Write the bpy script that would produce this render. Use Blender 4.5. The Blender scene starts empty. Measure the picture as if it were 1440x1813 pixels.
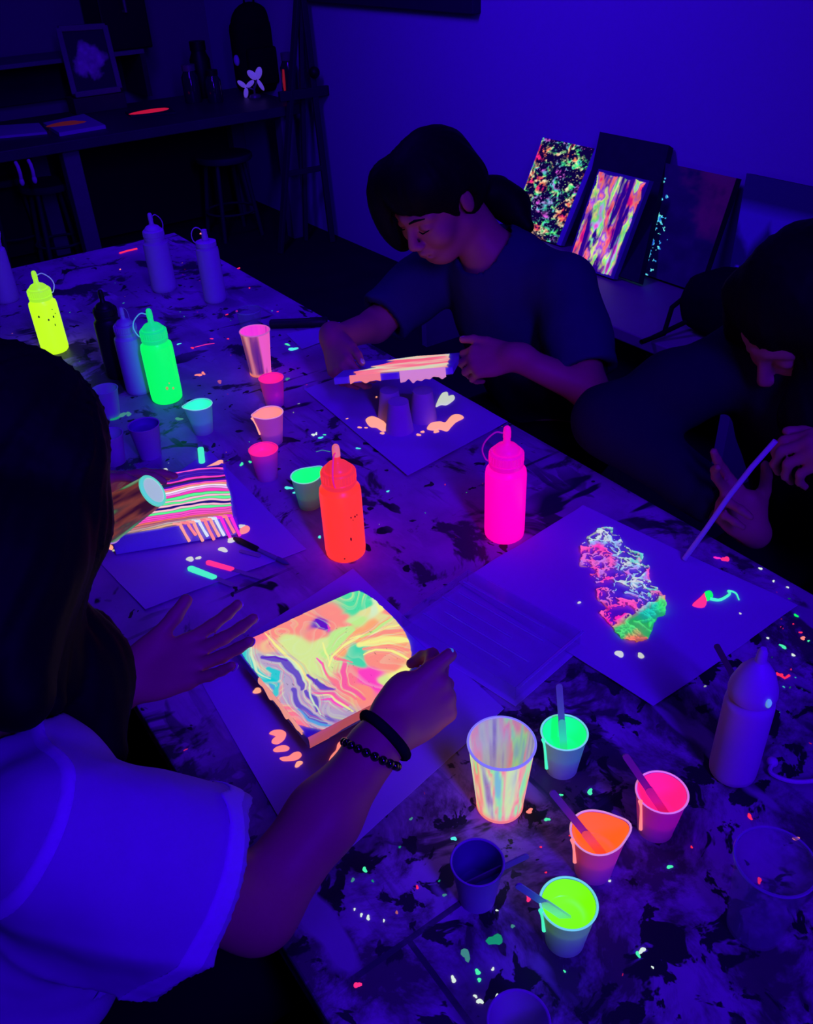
import bpy, bmesh, math, random
import numpy as np
from mathutils import Vector, Matrix

SC = bpy.context.scene
COL = SC.collection
random.seed(5)
RNG = np.random.default_rng(11)
PI = math.pi
TZ = 0.75          # height of the table top

# ------------------------------------------------------------------ camera
CAM_H = 1.6
FPX = 1538.3
YAW, PIT, ROL = (math.radians(a) for a in (33.58, 34.39, -2.804))
FW = np.array([math.sin(YAW)*math.cos(PIT), math.cos(YAW)*math.cos(PIT), -math.sin(PIT)])
_r = np.array([math.cos(YAW), -math.sin(YAW), 0.0]); _u = np.cross(_r, FW)
RT = _r*math.cos(ROL)+_u*math.sin(ROL)
UP = -_r*math.sin(ROL)+_u*math.cos(ROL)
CO = np.array([0, 0, CAM_H])
def _ray(x, y): return FW+RT*(x-720)/FPX-UP*(y-906.5)/FPX
def at(x, y, z=TZ):
    """survey helper: point of the photo -> point on the level plane z"""
    d = _ray(x, y); return CO+d*((z-CO[2])/d[2])
def atx(x, y, X):
    d = _ray(x, y); return CO+d*((X-CO[0])/d[0])
def aty(x, y, Y):
    d = _ray(x, y); return CO+d*((Y-CO[1])/d[1])
def dp(x, y, k): return CO+_ray(x, y)*k
cam = bpy.data.cameras.new('camera'); co = bpy.data.objects.new('camera', cam); COL.objects.link(co)
cam.sensor_fit = 'HORIZONTAL'; cam.sensor_width = 36.0; cam.lens = FPX/1440*36.0; cam.clip_start = 0.02
m = Matrix.Identity(4)
for i in range(3):
    m[i][0], m[i][1], m[i][2], m[i][3] = RT[i], UP[i], -FW[i], CO[i]
co.matrix_world = m
SC.camera = co
SC.view_settings.view_transform = 'Standard'; SC.view_settings.look = 'None'
SC.view_settings.gamma = 1.0; SC.view_settings.exposure = 0.0; SC.view_settings.use_curve_mapping = False
SC.cycles.use_denoising = True
SC.cycles.max_bounces = 5; SC.cycles.glossy_bounces = 2; SC.cycles.transmission_bounces = 3; SC.cycles.diffuse_bounces = 3; SC.cycles.transparent_max_bounces = 12
SC.cycles.sample_clamp_indirect = 4.0
w = bpy.data.worlds.new('world'); SC.world = w; w.use_nodes = True
w.node_tree.nodes['Background'].inputs[0].default_value = (0.0, 0.0, 0.02, 1)

# ------------------------------------------------------------------ materials
def lin(c):
    return tuple((x/12.92 if x <= .04045 else ((x+.055)/1.055)**2.4) for x in (v/255 for v in c))
MATS = {}
def mat(name, col=(.5, .5, .5), rough=.55, emit=None, es=1.0, spec=.3, metal=0.0, var=.12, scale=30, attr=None, alpha=1.0, bump=0.0):
    """procedural surface: noise-varied base colour, optional fluorescence (emit) and colour attribute for painted patterns"""
    if name in MATS: return MATS[name]
    M = bpy.data.materials.new(name); M.use_nodes = True
    nt = M.node_tree; N = nt.nodes; Lk = nt.links
    b = N['Principled BSDF']
    tc = N.new('ShaderNodeTexCoord'); no = N.new('ShaderNodeTexNoise'); no.inputs['Scale'].default_value = scale; no.inputs['Detail'].default_value = 3
    Lk.new(tc.outputs['Object'], no.inputs['Vector'])
    mr = N.new('ShaderNodeMapRange'); mr.inputs['To Min'].default_value = 1-var; mr.inputs['To Max'].default_value = 1+var
    Lk.new(no.outputs['Fac'], mr.inputs['Value'])
    mx = N.new('ShaderNodeVectorMath'); mx.operation = 'SCALE'; mx.inputs[0].default_value = col
    Lk.new(mr.outputs[0], mx.inputs['Scale'])
    Lk.new(mx.outputs[0], b.inputs['Base Color'])
    b.inputs['Roughness'].default_value = rough; b.inputs['Specular IOR Level'].default_value = spec; b.inputs['Metallic'].default_value = metal
    if emit is not None:
        b.inputs['Emission Color'].default_value = (*emit, 1); b.inputs['Emission Strength'].default_value = es
    if attr:
        a = N.new('ShaderNodeAttribute'); a.attribute_name = attr
        Lk.new(a.outputs['Color'], b.inputs['Emission Color']); b.inputs['Emission Strength'].default_value = es
        if alpha == 'attr': Lk.new(a.outputs['Alpha'], b.inputs['Alpha'])
    if alpha != 'attr' and alpha < 1: b.inputs['Alpha'].default_value = alpha
    if bump:
        bp = N.new('ShaderNodeBump'); bp.inputs['Strength'].default_value = bump; bp.inputs['Distance'].default_value = .002
        Lk.new(no.outputs['Fac'], bp.inputs['Height']); Lk.new(bp.outputs[0], b.inputs['Normal'])
    MATS[name] = M
    return M

NEON = dict(orange=(255, 52, 28), pink=(255, 0, 165), green=(5, 250, 90), lime=(130, 255, 10), yellow=(195, 255, 15), salmon=(255, 135, 120),
            hot=(255, 45, 120), mint=(70, 240, 170), cyan=(80, 235, 230), red=(255, 40, 70), peach=(255, 165, 130), white=(215, 235, 225), magenta=(255, 40, 190))
def neon(k, es=1.0): return mat('fluorescent_'+k+('' if es == 1.0 else '_%d' % int(es*100)), tuple(.6*c+.02 for c in lin(NEON[k])), .35, emit=lin(NEON[k]), es=es, var=.1)

# ------------------------------------------------------------------ mesh helpers
def put(name, verts, faces, material, parent=None, loc=(0, 0, 0), smooth=True, cols=None):
    me = bpy.data.meshes.new(name); me.from_pydata([tuple(map(float, v)) for v in verts], [], [tuple(map(int, f)) for f in faces])
    if cols is not None:
        a = me.color_attributes.new('paint', 'FLOAT_COLOR', 'POINT')
        c = np.ones((len(verts), 4), np.float32); cc = np.asarray(cols, np.float32); c[:, :cc.shape[1]] = cc
        a.data.foreach_set('color', c.ravel())
    me.validate(); me.update()
    if smooth: me.polygons.foreach_set('use_smooth', [True]*len(me.polygons))
    if material: me.materials.append(material)
    o = bpy.data.objects.new(name, me); COL.objects.link(o); o.location = loc
    if parent: o.parent = parent
    return o
class B:
    """collects shapes into one mesh"""
    def __init__(s): s.bm = bmesh.new(); s.cols = []
    def box(s, c, d, R=None, bev=0.0, seg=2):
        r = bmesh.ops.create_cube(s.bm, size=1.0)
        for v in r['verts']:
            v.co = Vector((v.co.x*d[0], v.co.y*d[1], v.co.z*d[2]))
        if bev > 0:
            es = list({e for v in r['verts'] for e in v.link_edges})
            g = bmesh.ops.bevel(s.bm, geom=es, offset=bev, segments=seg, affect='EDGES', profile=.5)
            vs = list({v for f in g['faces'] for v in f.verts} | {v for v in r['verts'] if v.is_valid})
        else: vs = r['verts']
        for v in vs:
            p = v.co
            if R is not None: p = R @ p
            v.co = p+Vector(c)
        return s
    def bar(s, a, b, wx, wy, bev=0.0):
        a, b = Vector(a), Vector(b); d = b-a
        q = d.to_track_quat('Z', 'Y').to_matrix()
        return s.box((a+b)/2, (wx, wy, d.length), q, bev)
    def lathe(s, prof, n=32, c=(0, 0, 0), R=None, closed=False):
        rings = []
        for r, z in prof:
            if r <= 1e-6: rings.append([s._v((0, 0, z), c, R)])
            else: rings.append([s._v((r*math.cos(2*PI*i/n), r*math.sin(2*PI*i/n), z), c, R) for i in range(n)])
        prs = list(zip(rings, rings[1:]))
        if closed: prs.append((rings[-1], rings[0]))
        for p, q in prs:
            for i in range(n):
                j = (i+1) % n
                if len(p) == 1 and len(q) == 1: continue
                if len(p) == 1: f = (p[0], q[j], q[i])
                elif len(q) == 1: f = (p[i], p[j], q[0])
                else: f = (p[i], p[j], q[j], q[i])
                s.bm.faces.new(f)
        return s
    def _v(s, p, c, R):
        p = Vector(p)
        if R is not None: p = R @ p
        return s.bm.verts.new(p+Vector(c))
    def tube(s, pts, r, n=10, caps=True):
        pts = [Vector(p) for p in pts]; rs = r if hasattr(r, '__len__') else [r]*len(pts)
        prev = None; ref = Vector((.3, .2, .9)); rings = []
        for i, p in enumerate(pts):
            t = (pts[min(i+1, len(pts)-1)]-pts[max(i-1, 0)]).normalized()
            x = ref-t*ref.dot(t)
            if x.length < 1e-4: x = Vector((1, 0, 0))-t*t.x
            x.normalize(); y = t.cross(x); ref = x
            rings.append([s.bm.verts.new(p+(x*math.cos(2*PI*k/n)+y*math.sin(2*PI*k/n))*rs[i]) for k in range(n)])
        for p, q in zip(rings, rings[1:]):
            for k in range(n): s.bm.faces.new((p[k], p[(k+1) % n], q[(k+1) % n], q[k]))
        if caps:
            s.bm.faces.new(rings[0][::-1]); s.bm.faces.new(rings[-1])
        return s
    def ball(s, c, r, R=None, n=12):
        r = r if hasattr(r, '__len__') else (r, r, r)
        g = bmesh.ops.create_uvsphere(s.bm, u_segments=n*2, v_segments=n, radius=1)
        for v in g['verts']:
            p = Vector((v.co.x*r[0], v.co.y*r[1], v.co.z*r[2]))
            if R is not None: p = R @ p
            v.co = p+Vector(c)
        return s
    def blob(s, c, r, h=.0015, el=1.0, rot=0.0, n=18, jit=.18):
        """irregular domed drop lying on a surface"""
        ph = [random.uniform(0, 6.28) for _ in range(3)]
        rr = [r*(1+jit*math.sin(2*2*PI*i/n+ph[0])+jit*.6*math.sin(3*2*PI*i/n+ph[1])) for i in range(n)]
        cr, sr = math.cos(rot), math.sin(rot); rings = []
        for k, z in ((1, 0), (.93, .6), (.65, .95)):
            ring = []
            for i in range(n):
                a = 2*PI*i/n; x, y = math.cos(a)*rr[i]*k*el, math.sin(a)*rr[i]*k
                ring.append(s.bm.verts.new((c[0]+x*cr-y*sr, c[1]+x*sr+y*cr, c[2]+h*z)))
            rings.append(ring)
        top = s.bm.verts.new((c[0], c[1], c[2]+h))
        for p, q in zip(rings, rings[1:]):
            for i in range(n): s.bm.faces.new((p[i], p[(i+1) % n], q[(i+1) % n], q[i]))
        for i in range(n): s.bm.faces.new((rings[-1][i], rings[-1][(i+1) % n], top))
        s.bm.faces.new(rings[0][::-1])
        return s
    def puddle(s, pts, h=.002, sub=4):
        """smooth closed outline (3D points on a level surface) with a rounded rim"""
        P = [Vector(p) for p in pts]; n = len(P); out = []
        for i in range(n):
            a, b, c, d = P[i-1], P[i], P[(i+1) % n], P[(i+2) % n]
            for k in range(sub):
                t = k/sub
                out.append(.5*((2*b)+(c-a)*t+(2*a-5*b+4*c-d)*t*t+(3*b-a-3*c+d)*t**3))
        ce = sum(out, Vector())/len(out); rings = []
        for k, z in ((1, 0), (.95, .6), (.8, .95), (.45, .9)):
            rings.append([s.bm.verts.new(ce+(p-ce)*k+Vector((0, 0, h*z))) for p in out])
        top = s.bm.verts.new(ce+Vector((0, 0, h*.9))); n = len(out)
        for p, q in zip(rings, rings[1:]):
            for i in range(n): s.bm.faces.new((p[i], p[(i+1) % n], q[(i+1) % n], q[i]))
        for i in range(n): s.bm.faces.new((rings[-1][i], rings[-1][(i+1) % n], top))
        s.bm.faces.new(rings[0][::-1])
        return s
    def paint(s, c):
        """gives every vertex added since the last call this colour"""
        s.bm.verts.index_update(); k = len(s.bm.verts)-len(s.cols); s.cols += [c]*k; return s
    def out(s, name, material, parent=None, loc=(0, 0, 0), smooth=True, ang=None):
        bmesh.ops.recalc_face_normals(s.bm, faces=s.bm.faces[:])
        me = bpy.data.meshes.new(name); s.bm.to_mesh(me); s.bm.free()
        if s.cols:
            a = me.color_attributes.new('paint', 'FLOAT_COLOR', 'POINT')
            a.data.foreach_set('color', np.array([(*c[:3], c[3] if len(c) > 3 else 1) for c in s.cols], np.float32).ravel())
        if material: me.materials.append(material)
        if smooth:
            me.polygons.foreach_set('use_smooth', [True]*len(me.polygons))
            me.set_sharp_from_angle(angle=math.radians(ang or 40))
        o = bpy.data.objects.new(name, me); COL.objects.link(o); o.location = loc
        if parent: o.parent = parent
        return o
def cr(pts, n=6):
    """smooth curve through points"""
    P = [np.asarray(p, float) for p in pts]; P = [2*P[0]-P[1]]+P+[2*P[-1]-P[-2]]; out = []
    for i in range(1, len(P)-2):
        a, b, c, d = P[i-1:i+3]
        for k in range(n):
            t = k/n; out.append(.5*((2*b)+(c-a)*t+(2*a-5*b+4*c-d)*t*t+(3*b-a-3*c+d)*t**3))
    return out+[P[-2]]
def tag(o, label, cat, group=None):
    o['label'] = label; o['category'] = cat
    if group: o['group'] = group
    return o
def thing(name, label, cat, loc=(0, 0, 0), rotz=0.0, group=None):
    o = bpy.data.objects.new(name, None); COL.objects.link(o); o.location = loc; o.rotation_euler = (0, 0, rotz); o.empty_display_size = .05
    return tag(o, label, cat, group)
def struct(o): o['kind'] = 'structure'; return o
def rel(pts, base): return [tuple(np.asarray(p, float)-np.asarray(base, float)) for p in pts]
def rotm(x, y, z):
    return Matrix((tuple(x), tuple(y), tuple(z))).transposed()

# ------------------------------------------------------------------ numpy noise
def _h(i, j, k, s):
    v = (i*374761393+j*668265263+k*2147483647 % 1000003*1274126177+s*974634777) & 0xffffffff
    v = ((v ^ (v >> 13))*1274126177) & 0xffffffff
    return ((v ^ (v >> 16)) & 0xffff)/65535.0
def noise(x, y, z=0.0, s=0):
    x, y, z = np.broadcast_arrays(np.asarray(x, float), np.asarray(y, float), np.asarray(z, float))
    i, j, k = (np.floor(a).astype(np.int64) for a in (x, y, z)); u, v, w_ = x-i, y-j, z-k
    u, v, w_ = (a*a*(3-2*a) for a in (u, v, w_)); r = 0
    for a in (0, 1):
        for b in (0, 1):
            for c in (0, 1):
                r = r+_h(i+a, j+b, (k+c)*7919, s)*np.where(a, u, 1-u)*np.where(b, v, 1-v)*np.where(c, w_, 1-w_)
    return r
def fbm(x, y, z=0.0, o=4, s=0):
    r = 0; a = .5
    for q in range(o):
        r = r+a*noise(x*2**q, y*2**q, z*2**q if not np.isscalar(z) else z, s+q*17); a *= .5
    return r/(1-.5**o)

def matbase(name, rough=.6):
    """plain (non-fluorescent) painted pattern"""
    M = mat(name, (1, 1, 1), rough)
    nt = M.node_tree; b = nt.nodes['Principled BSDF']
    a = nt.nodes.new('ShaderNodeAttribute'); a.attribute_name = 'paint'
    nt.links.new(a.outputs['Color'], b.inputs['Base Color'])
    return M
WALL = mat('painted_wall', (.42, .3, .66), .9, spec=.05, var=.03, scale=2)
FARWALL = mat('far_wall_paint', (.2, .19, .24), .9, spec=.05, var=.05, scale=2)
FLOOR = mat('dark_floor', (.02, .02, .028), .8, var=.3, scale=6, spec=.05)
DARKWOOD = mat('dark_wood', (.05, .04, .05), .6, var=.35, scale=12)
BENCHM = mat('bench_board', (.28, .12, .26), .6, var=.1, scale=8)
BLACKP = mat('black_plastic', (.006, .006, .008), .5, var=.2)
BLACKC = mat('black_cloth', (.008, .008, .012), .95, var=.3, scale=60, spec=.02)
CANVAS = mat('bare_canvas', (.34, .4, .62), .9, spec=.05, var=.06, scale=400, bump=.2)
CANVASD = mat('dark_canvas', (.03, .03, .05), .8, spec=.1, var=.2)
PAPER = mat('paper_sheet', (.42, .2, .6), .75, spec=.1, var=.03, scale=6)
WHITEP = mat('white_plastic', (.5, .22, .62), .45, spec=.25, var=.03)
GREYM = mat('grey_metal', (.18, .18, .2), .4, metal=.3, var=.1)
ART = mat('fluorescent_artwork', (.05, .05, .06), .45, attr='paint', es=1.0, var=.05)
ARTB = matbase('plain_artwork')

# ------------------------------------------------------------------ room
X0, X1, Y0, Y1, ZC = -1.6, 2.69, -1.5, 6.15, 2.85
def slab(name, c, d, m): return struct(B().box(c, d).out(name, m, smooth=False))
slab('floor', ((X0+X1)/2, (Y0+Y1)/2, -.05), (X1-X0+.2, Y1-Y0+.2, .1), FLOOR)
slab('ceiling', ((X0+X1)/2, (Y0+Y1)/2, ZC+.05), (X1-X0+.2, Y1-Y0+.2, .1), mat('ceiling_paint', (.2, .2, .24), .9))
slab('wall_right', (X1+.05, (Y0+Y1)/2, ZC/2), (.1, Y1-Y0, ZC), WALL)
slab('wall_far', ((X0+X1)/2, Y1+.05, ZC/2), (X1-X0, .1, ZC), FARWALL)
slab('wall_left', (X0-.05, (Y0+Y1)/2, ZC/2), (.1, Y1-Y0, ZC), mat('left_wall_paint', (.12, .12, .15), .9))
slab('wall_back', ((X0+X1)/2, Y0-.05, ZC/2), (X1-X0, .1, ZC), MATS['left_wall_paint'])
e1 = atx(842, 25, X1-.03)
wy0, wz0 = e1[1], e1[2]
f = B()
wy1, wz1 = wy0+1.5, wz0+.9
for c, d in (((X1-.02, (wy0+wy1)/2, wz0+.03), (.05, wy1-wy0, .06)), ((X1-.02, (wy0+wy1)/2, wz1-.03), (.05, wy1-wy0, .06)),
             ((X1-.02, wy0+.03, (wz0+wz1)/2), (.05, .06, wz1-wz0-.12)), ((X1-.02, wy1-.03, (wz0+wz1)/2), (.05, .06, wz1-wz0-.12))):
    f.box(c, d, bev=.004)
win = struct(f.out('window_1', mat('dark_frame', (.03, .03, .05), .6), smooth=False))
struct(B().box((X1-.005, (wy0+wy1)/2, (wz0+wz1)/2), (.01, wy1-wy0-.1, wz1-wz0-.1)).out('pane', mat('dark_pane', (.01, .01, .03), .3), win, smooth=False))

# ------------------------------------------------------------------ back counter and what stands on it
CY0, CY1, CZ = 4.75, 5.6, .75
t = thing('work_counter', 'long dark work counter running along the far wall on square legs', 'counter', (1.4, 5.1, 0))
W_ = lambda *p: tuple(np.array(p)-np.array((1.4, 5.1, 0)))
B().box(W_(1.25, (CY0+CY1)/2, CZ-.025), (2.7, CY1-CY0, .05), bev=.004).out('worktop', mat('counter_top', (.05, .045, .065), .45, var=.25, scale=9), t, smooth=False)
lx = [aty(141, 350, CY0+.08)[0], aty(513, 300, CY0+.08)[0]]
for x in lx:
    B().box(W_(x, CY0+.08, .35), (.085, .085, .7), bev=.006).out('leg', mat('counter_leg', (.12, .115, .15), .6), t, smooth=False)
    B().box(W_(x, CY1-.08, .35), (.085, .085, .7), bev=.006).out('leg', MATS['counter_leg'], t, smooth=False)
B().box(W_(1.25, CY1-.02, .36), (2.66, .02, .67)).out('back_panel', mat('added_dark_panel', (.012, .011, .015), .8), t, smooth=False)  # panel added so the space below the counter stays black
# upper shelf unit at the back of the counter
sa, sb = aty(40, 110, 5.75), aty(252, 88, 5.75)
sx0, sx1, sz = -.2, sb[0], sa[2]
t = thing('shelf_unit', 'low dark shelf unit with a pale top edge at the back of the far counter', 'shelf', (.6, 5.9, CZ+.002))
q = lambda *p: tuple(np.array(p)-np.array((.6, 5.9, CZ+.002)))
B().box(q((sx0+sx1)/2, 5.92, sz-.012), (sx1-sx0, .4, .024), bev=.003).out('top_board', mat('shelf_edge', (.16, .16, .2), .6), t, smooth=False)
for x in (sx0+.015, (sx0+sx1)/2, sx1-.015): B().box(q(x, 5.92, (CZ+.002+sz-.024)/2), (.03, .4, sz-.026-CZ)).out('side_panel', DARKWOOD, t, smooth=False)
B().box(q((sx0+sx1)/2, 6.1, (CZ+.002+sz-.024)/2), (sx1-sx0-.06, .02, sz-.026-CZ)).out('back_panel', CANVASD, t, smooth=False)
b0 = aty(180, 92, 5.85); b1 = aty(262, 92, 5.85)
t = thing('storage_box', 'tall black storage box standing on the shelf unit behind the framed picture', 'box', ((b0[0]+b1[0])/2, 5.9, sz))
B().box((0, 0, .26), (b1[0]-b0[0], .32, .52), bev=.01).out('body', BLACKP, t, smooth=False)
B().box((0, -.01, .54), (b1[0]-b0[0]+.02, .35, .04), bev=.01).out('lid', mat('box_lid', (.02, .02, .03), .5), t, smooth=False)
B().tube([(.0, -.165, .3), (0, -.2, .3), (0, -.2, .2), (0, -.165, .2)], .01).out('handle', GREYM, t)

def grid_art(name, c00, ux, uy, nu, nv, fn, m, parent, base=(0, 0, 0), keep=None, zf=None):
    """a painted sheet: colour per vertex computed from (u, v)"""
    u, v = np.meshgrid(np.linspace(0, 1, nu), np.linspace(0, 1, nv)); uf, vf = u.ravel(), v.ravel()
    c00, ux, uy = (np.asarray(a, float) for a in (c00, ux, uy))
    nn = np.cross(ux, uy); nn /= np.linalg.norm(nn)
    P = c00-np.asarray(base)+uf[:, None]*ux+vf[:, None]*uy
    if zf is not None: P = P+nn*zf(uf, vf)[:, None]
    c = fn(uf, vf)
    i = np.arange(nu*nv).reshape(nv, nu)
    F = np.stack([i[:-1, :-1], i[:-1, 1:], i[1:, 1:], i[1:, :-1]], -1).reshape(-1, 4)
    if keep is not None:
        k = keep(uf, vf); F = F[k[F].all(1)]
        used = np.unique(F); mp = -np.ones(len(P), int); mp[used] = np.arange(len(used)); F = mp[F]; P = P[used]; c = c[used]
    return put(name, P, F, m, parent, cols=c)
def slab_quad(BL, BR, TR, TL, th):
    """thin box whose front face is the quad; returns verts, faces"""
    Q = [np.asarray(p, float) for p in (BL, BR, TR, TL)]
    n = np.cross(Q[1]-Q[0], Q[3]-Q[0]); n /= np.linalg.norm(n)
    V = Q+[p-n*th for p in Q]
    return V, [(0, 1, 2, 3), (7, 6, 5, 4), (0, 4, 5, 1), (1, 5, 6, 2), (2, 6, 7, 3), (3, 7, 4, 0)], n
def ramp(t, stops):
    t = np.clip(t, 0, 1); xs = [s[0] for s in stops]
    return np.stack([np.interp(t, xs, [s[1][k] for s in stops]) for k in range(3)], -1)

# framed picture leaning on the shelf unit
TL, TR = aty(103, 52, 5.62), aty(185, 47, 5.62)
BL, BR = aty(138, 166, 5.46), aty(212, 158, 5.46)
BL = BR+(TL-TR)*1.0; BL[2] = BR[2]
base = np.array([(BL[0]+BR[0])/2, 5.5, CZ])
t = thing('framed_picture', 'framed picture of pale blossoms leaning on the shelf unit above the counter', 'picture', base)
V, F, n = slab_quad(*[p-base for p in (BL, BR, TR, TL)], .025)
put('backing', V, F, CANVASD, t, smooth=False)
B().box(tuple((BL+BR)/2-base+np.array([0, .05, (CZ-BR[2])/2-.008])), (.3, .14, BR[2]-CZ-.016), bev=.004).out('stand_block', DARKWOOD, t, smooth=False)
ux, uy = BR-BL, TL-BL
fb = B()
for a, b in ((BL, BR), (BR, TR), (TR, TL), (TL, BL)): fb.bar(tuple(a-base+n*.006), tuple(b-base+n*.006), .03, .03, .004)
fb.out('frame', mat('picture_frame', (.16, .14, .2), .5), t, smooth=False)
def fl(u, v):
    d = np.hypot((u-.5)*1.0, (v-.5)*1.25); k = fbm(u*5, v*6, s=3); p = np.clip((.42-d+(k-.5)*.35)*9, 0, 1)*(.35+.65*fbm(u*11, v*13, s=8))
    return np.array([.03, .03, .05])+p[:, None]*np.array([.7, .7, .8])
grid_art('picture_print', BL+n*.002+ux*.05+uy*.05, ux*.9, uy*.9, 50, 70, fl, ARTB, t, base)

# flat things on the counter
def flat_quad(name, pts, z, th, m, parent=None, bend=0.0, sub=1):
    """sheet or slab from four corners at height z"""
    P = [np.array([*p[:2], z]) for p in pts]
    b = sum(P)/4
    n = 24 if sub > 1 else 2
    u, v = np.meshgrid(np.linspace(0, 1, n), np.linspace(0, 1, n)); u, v = u.ravel(), v.ravel()
    X = ((1-u)*(1-v))[:, None]*P[0]+(u*(1-v))[:, None]*P[1]+(u*v)[:, None]*P[2]+((1-u)*v)[:, None]*P[3]-b
    X[:, 2] += bend*np.maximum(fbm(u*2.2, v*2.2, s=int(abs(pts[0][0])*1000)) - .2, 0)*np.clip(np.maximum(np.abs(u-.5), np.abs(v-.5))*2-.45, 0, 1)**2*4
    i = np.arange(n*n).reshape(n, n); F = np.stack([i[:-1, :-1], i[:-1, 1:], i[1:, 1:], i[1:, :-1]], -1).reshape(-1, 4)
    # thickness
    k = n*n; lo, hi = X.copy(), X.copy(); hi[:, 2] += th
    e = list(i[0, :])+list(i[1:, -1])+list(i[-1, -2::-1])+list(i[-2:0:-1, 0])
    S = [(a, b2, b2+k, a+k) for a, b2 in zip(e, e[1:]+e[:1])]
    o = put(name, np.vstack([lo, hi]), [tuple(f) for f in F[:, ::-1]]+[tuple(f+k) for f in F]+S, m, parent, loc=tuple(b) if parent is None else tuple(b-np.array(parent.location)), smooth=False)
    return o
pad = flat_quad('paper_pad', [at(-25, 228, CZ), at(70, 222, CZ), at(84, 238, CZ), at(-25, 248, CZ)], CZ+.001, .012, PAPER); tag(pad, 'pale paper pad lying at the left end of the far counter', 'paper pad')
c4 = [at(78, 224, CZ), at(150, 208, CZ), at(188, 228, CZ), at(106, 242, CZ)]
bk = flat_quad('sketchbook', c4, CZ+.001, .018, PAPER); tag(bk, 'white sketchbook with a faint orange smear lying beside the paper pad', 'sketchbook')
g = B().blob((-.03, .02, .018), .06, .002, 1.8, .2); g.out('paint_smear', mat('dull_orange_paint', (.5, .12, .05), .5, emit=(.12, .01, .01), es=.5, attr=None), bk)
rs = flat_quad('paint_palette', [at(222, 201, CZ), at(300, 192, CZ), at(312, 202, CZ), at(232, 208, CZ)], CZ+.001, .01, CANVASD); tag(rs, 'thin palette board covered in glowing red paint on the far counter', 'palette')
g = B().blob((0, 0, .0101), .055, .003, 2.2, -.05, jit=.1); g.out('red_paint', mat('dim_red_paint', (.5, .1, .08), .5, emit=lin((200, 20, 50)), es=.8), rs)
for k, (x, lab) in enumerate(((22, 'pale hook hanging under the counter edge, nearer the left end'), (46, 'pale hook hanging under the counter edge, nearer the stout leg'))):
    p = aty(x, 262, CY0-.012)
    h = B().tube([(0, 0, 0), (0, -.012, .03), (0, -.004, .06), (0, .02, .075)], .009).ball((0, 0, -.012), (.012, .012, .02)).out('coat_hook', mat('pale_hook', (.6, .6, .7), .4), loc=(p[0], CY0-.012, CZ-.135)); tag(h, lab, 'hook', 'hooks on the counter edge')

# dark bag
p = at(455, 152, CZ); p = np.array([p[0], 5.32, CZ])
p[0] = aty(455, 120, 5.32)[0]
t = thing('backpack', 'black upright backpack with arched top standing on the far counter', 'backpack', p)
b = B().box((0, 0, .2), (.27, .16, .4), bev=.06, seg=4).ball((0, 0, .36), (.13, .085, .12)); b.out('body', BLACKC, t)
B().box((0, -.09, .15), (.2, .05, .2), bev=.02).out('front_pocket', BLACKC, t)
B().tube([(-.03, 0, .47), (-.03, 0, .5), (.03, 0, .5), (.03, 0, .47)], .008).out('handle', BLACKC, t)
B().ball((-.14, -.03, .19), (.018, .018, .03)).out('buckle', mat('pale_buckle', (.5, .6, .8), .3), t)
# glowing flower ornament
p = at(452, 172, CZ)
t = thing('flower_ornament', 'small violet-white petal ornament glowing near the right end of the far counter', 'ornament', p)
FLW = mat('violet_plastic', (.5, .3, .7), .35, emit=lin((110, 80, 215)), es=.45)
pc = aty(438, 160, p[1]); 
B().lathe([(.0, 0), (.035, 0), (.03, .012), (.006, .02), (.005, .06), (0, .06)], 20).out('stand', GREYM, t)
side = np.array([RT[0], RT[1], 0]); side /= np.linalg.norm(side)
def petal(cx, cz, ang, L, wd, m=FLW):
    R = Matrix(((side[0]*math.cos(ang), -side[1], -side[0]*math.sin(ang)), (side[1]*math.cos(ang), side[0], -side[1]*math.sin(ang)), (math.sin(ang), 0, math.cos(ang))))
    c = side*cx+np.array([0, 0, cz])
    cc = Vector(c)+R @ Vector((L/2, 0, 0))
    B().ball(cc, (L/2, .012, wd), R, 8).out('petal', m, t)
for a in (2.5, 4.5, .6): petal(-.045, .055, a, .06, .014)
for a in (1.2, 2.4, 5.2): petal(.025, .095, a, .07, .02 if a != 5.2 else .012)
B().tube([(0, 0, .04), tuple(side*-.045+np.array([0, 0, .055]))], .005).tube([(0, 0, .04), tuple(side*.025+np.array([0, 0, .095]))], .005).out('stem', GREYM, t)

def jar(px, pz, yy, r, h, label, m, cap, group=None):
    p = aty(px, pz, yy)
    t = thing('paint_jar', label, 'jar', (p[0], yy, CZ), group=group)
    B().lathe([(0, 0), (r*.92, 0), (r, .01), (r, h*.68), (r*.72, h*.8), (r*.7, h*.84), (0, h*.84)], 24).out('body', m, t)
    B().lathe([(0, h*.84), (r*.78, h*.84), (r*.78, h), (0, h)], 24).out('lid', cap, t)
    return t
GL = mat('dark_glass', (.02, .02, .04), .12, spec=.6)
jar(340, 160, 5.3, .05, .2, 'squat dark glass jar, first of the dark jars on the far counter', GL, GREYM, 'dark jars on the far counter')
jar(362, 160, 5.42, .06, .3, 'taller black jar behind two shorter jars on the far counter', BLACKP, BLACKP, 'dark jars on the far counter')
jar(380, 165, 5.2, .045, .17, 'short dark jar nearest the black backpack on the far counter', GL, BLACKP, 'dark jars on the far counter')
t = jar(516, 165, 4.95, .05, .24, 'dark jar with a red drip down its side beside the easel', GL, GREYM)
B().tube([(-.046, -.02, .16), (-.05, -.02, .1), (-.05, -.018, .04)], [.006, .008, .005]).out('red_drip', mat('dim_red_drip', (.4, .05, .03), .4, emit=lin((150, 20, 30)), es=.6), t)

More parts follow.
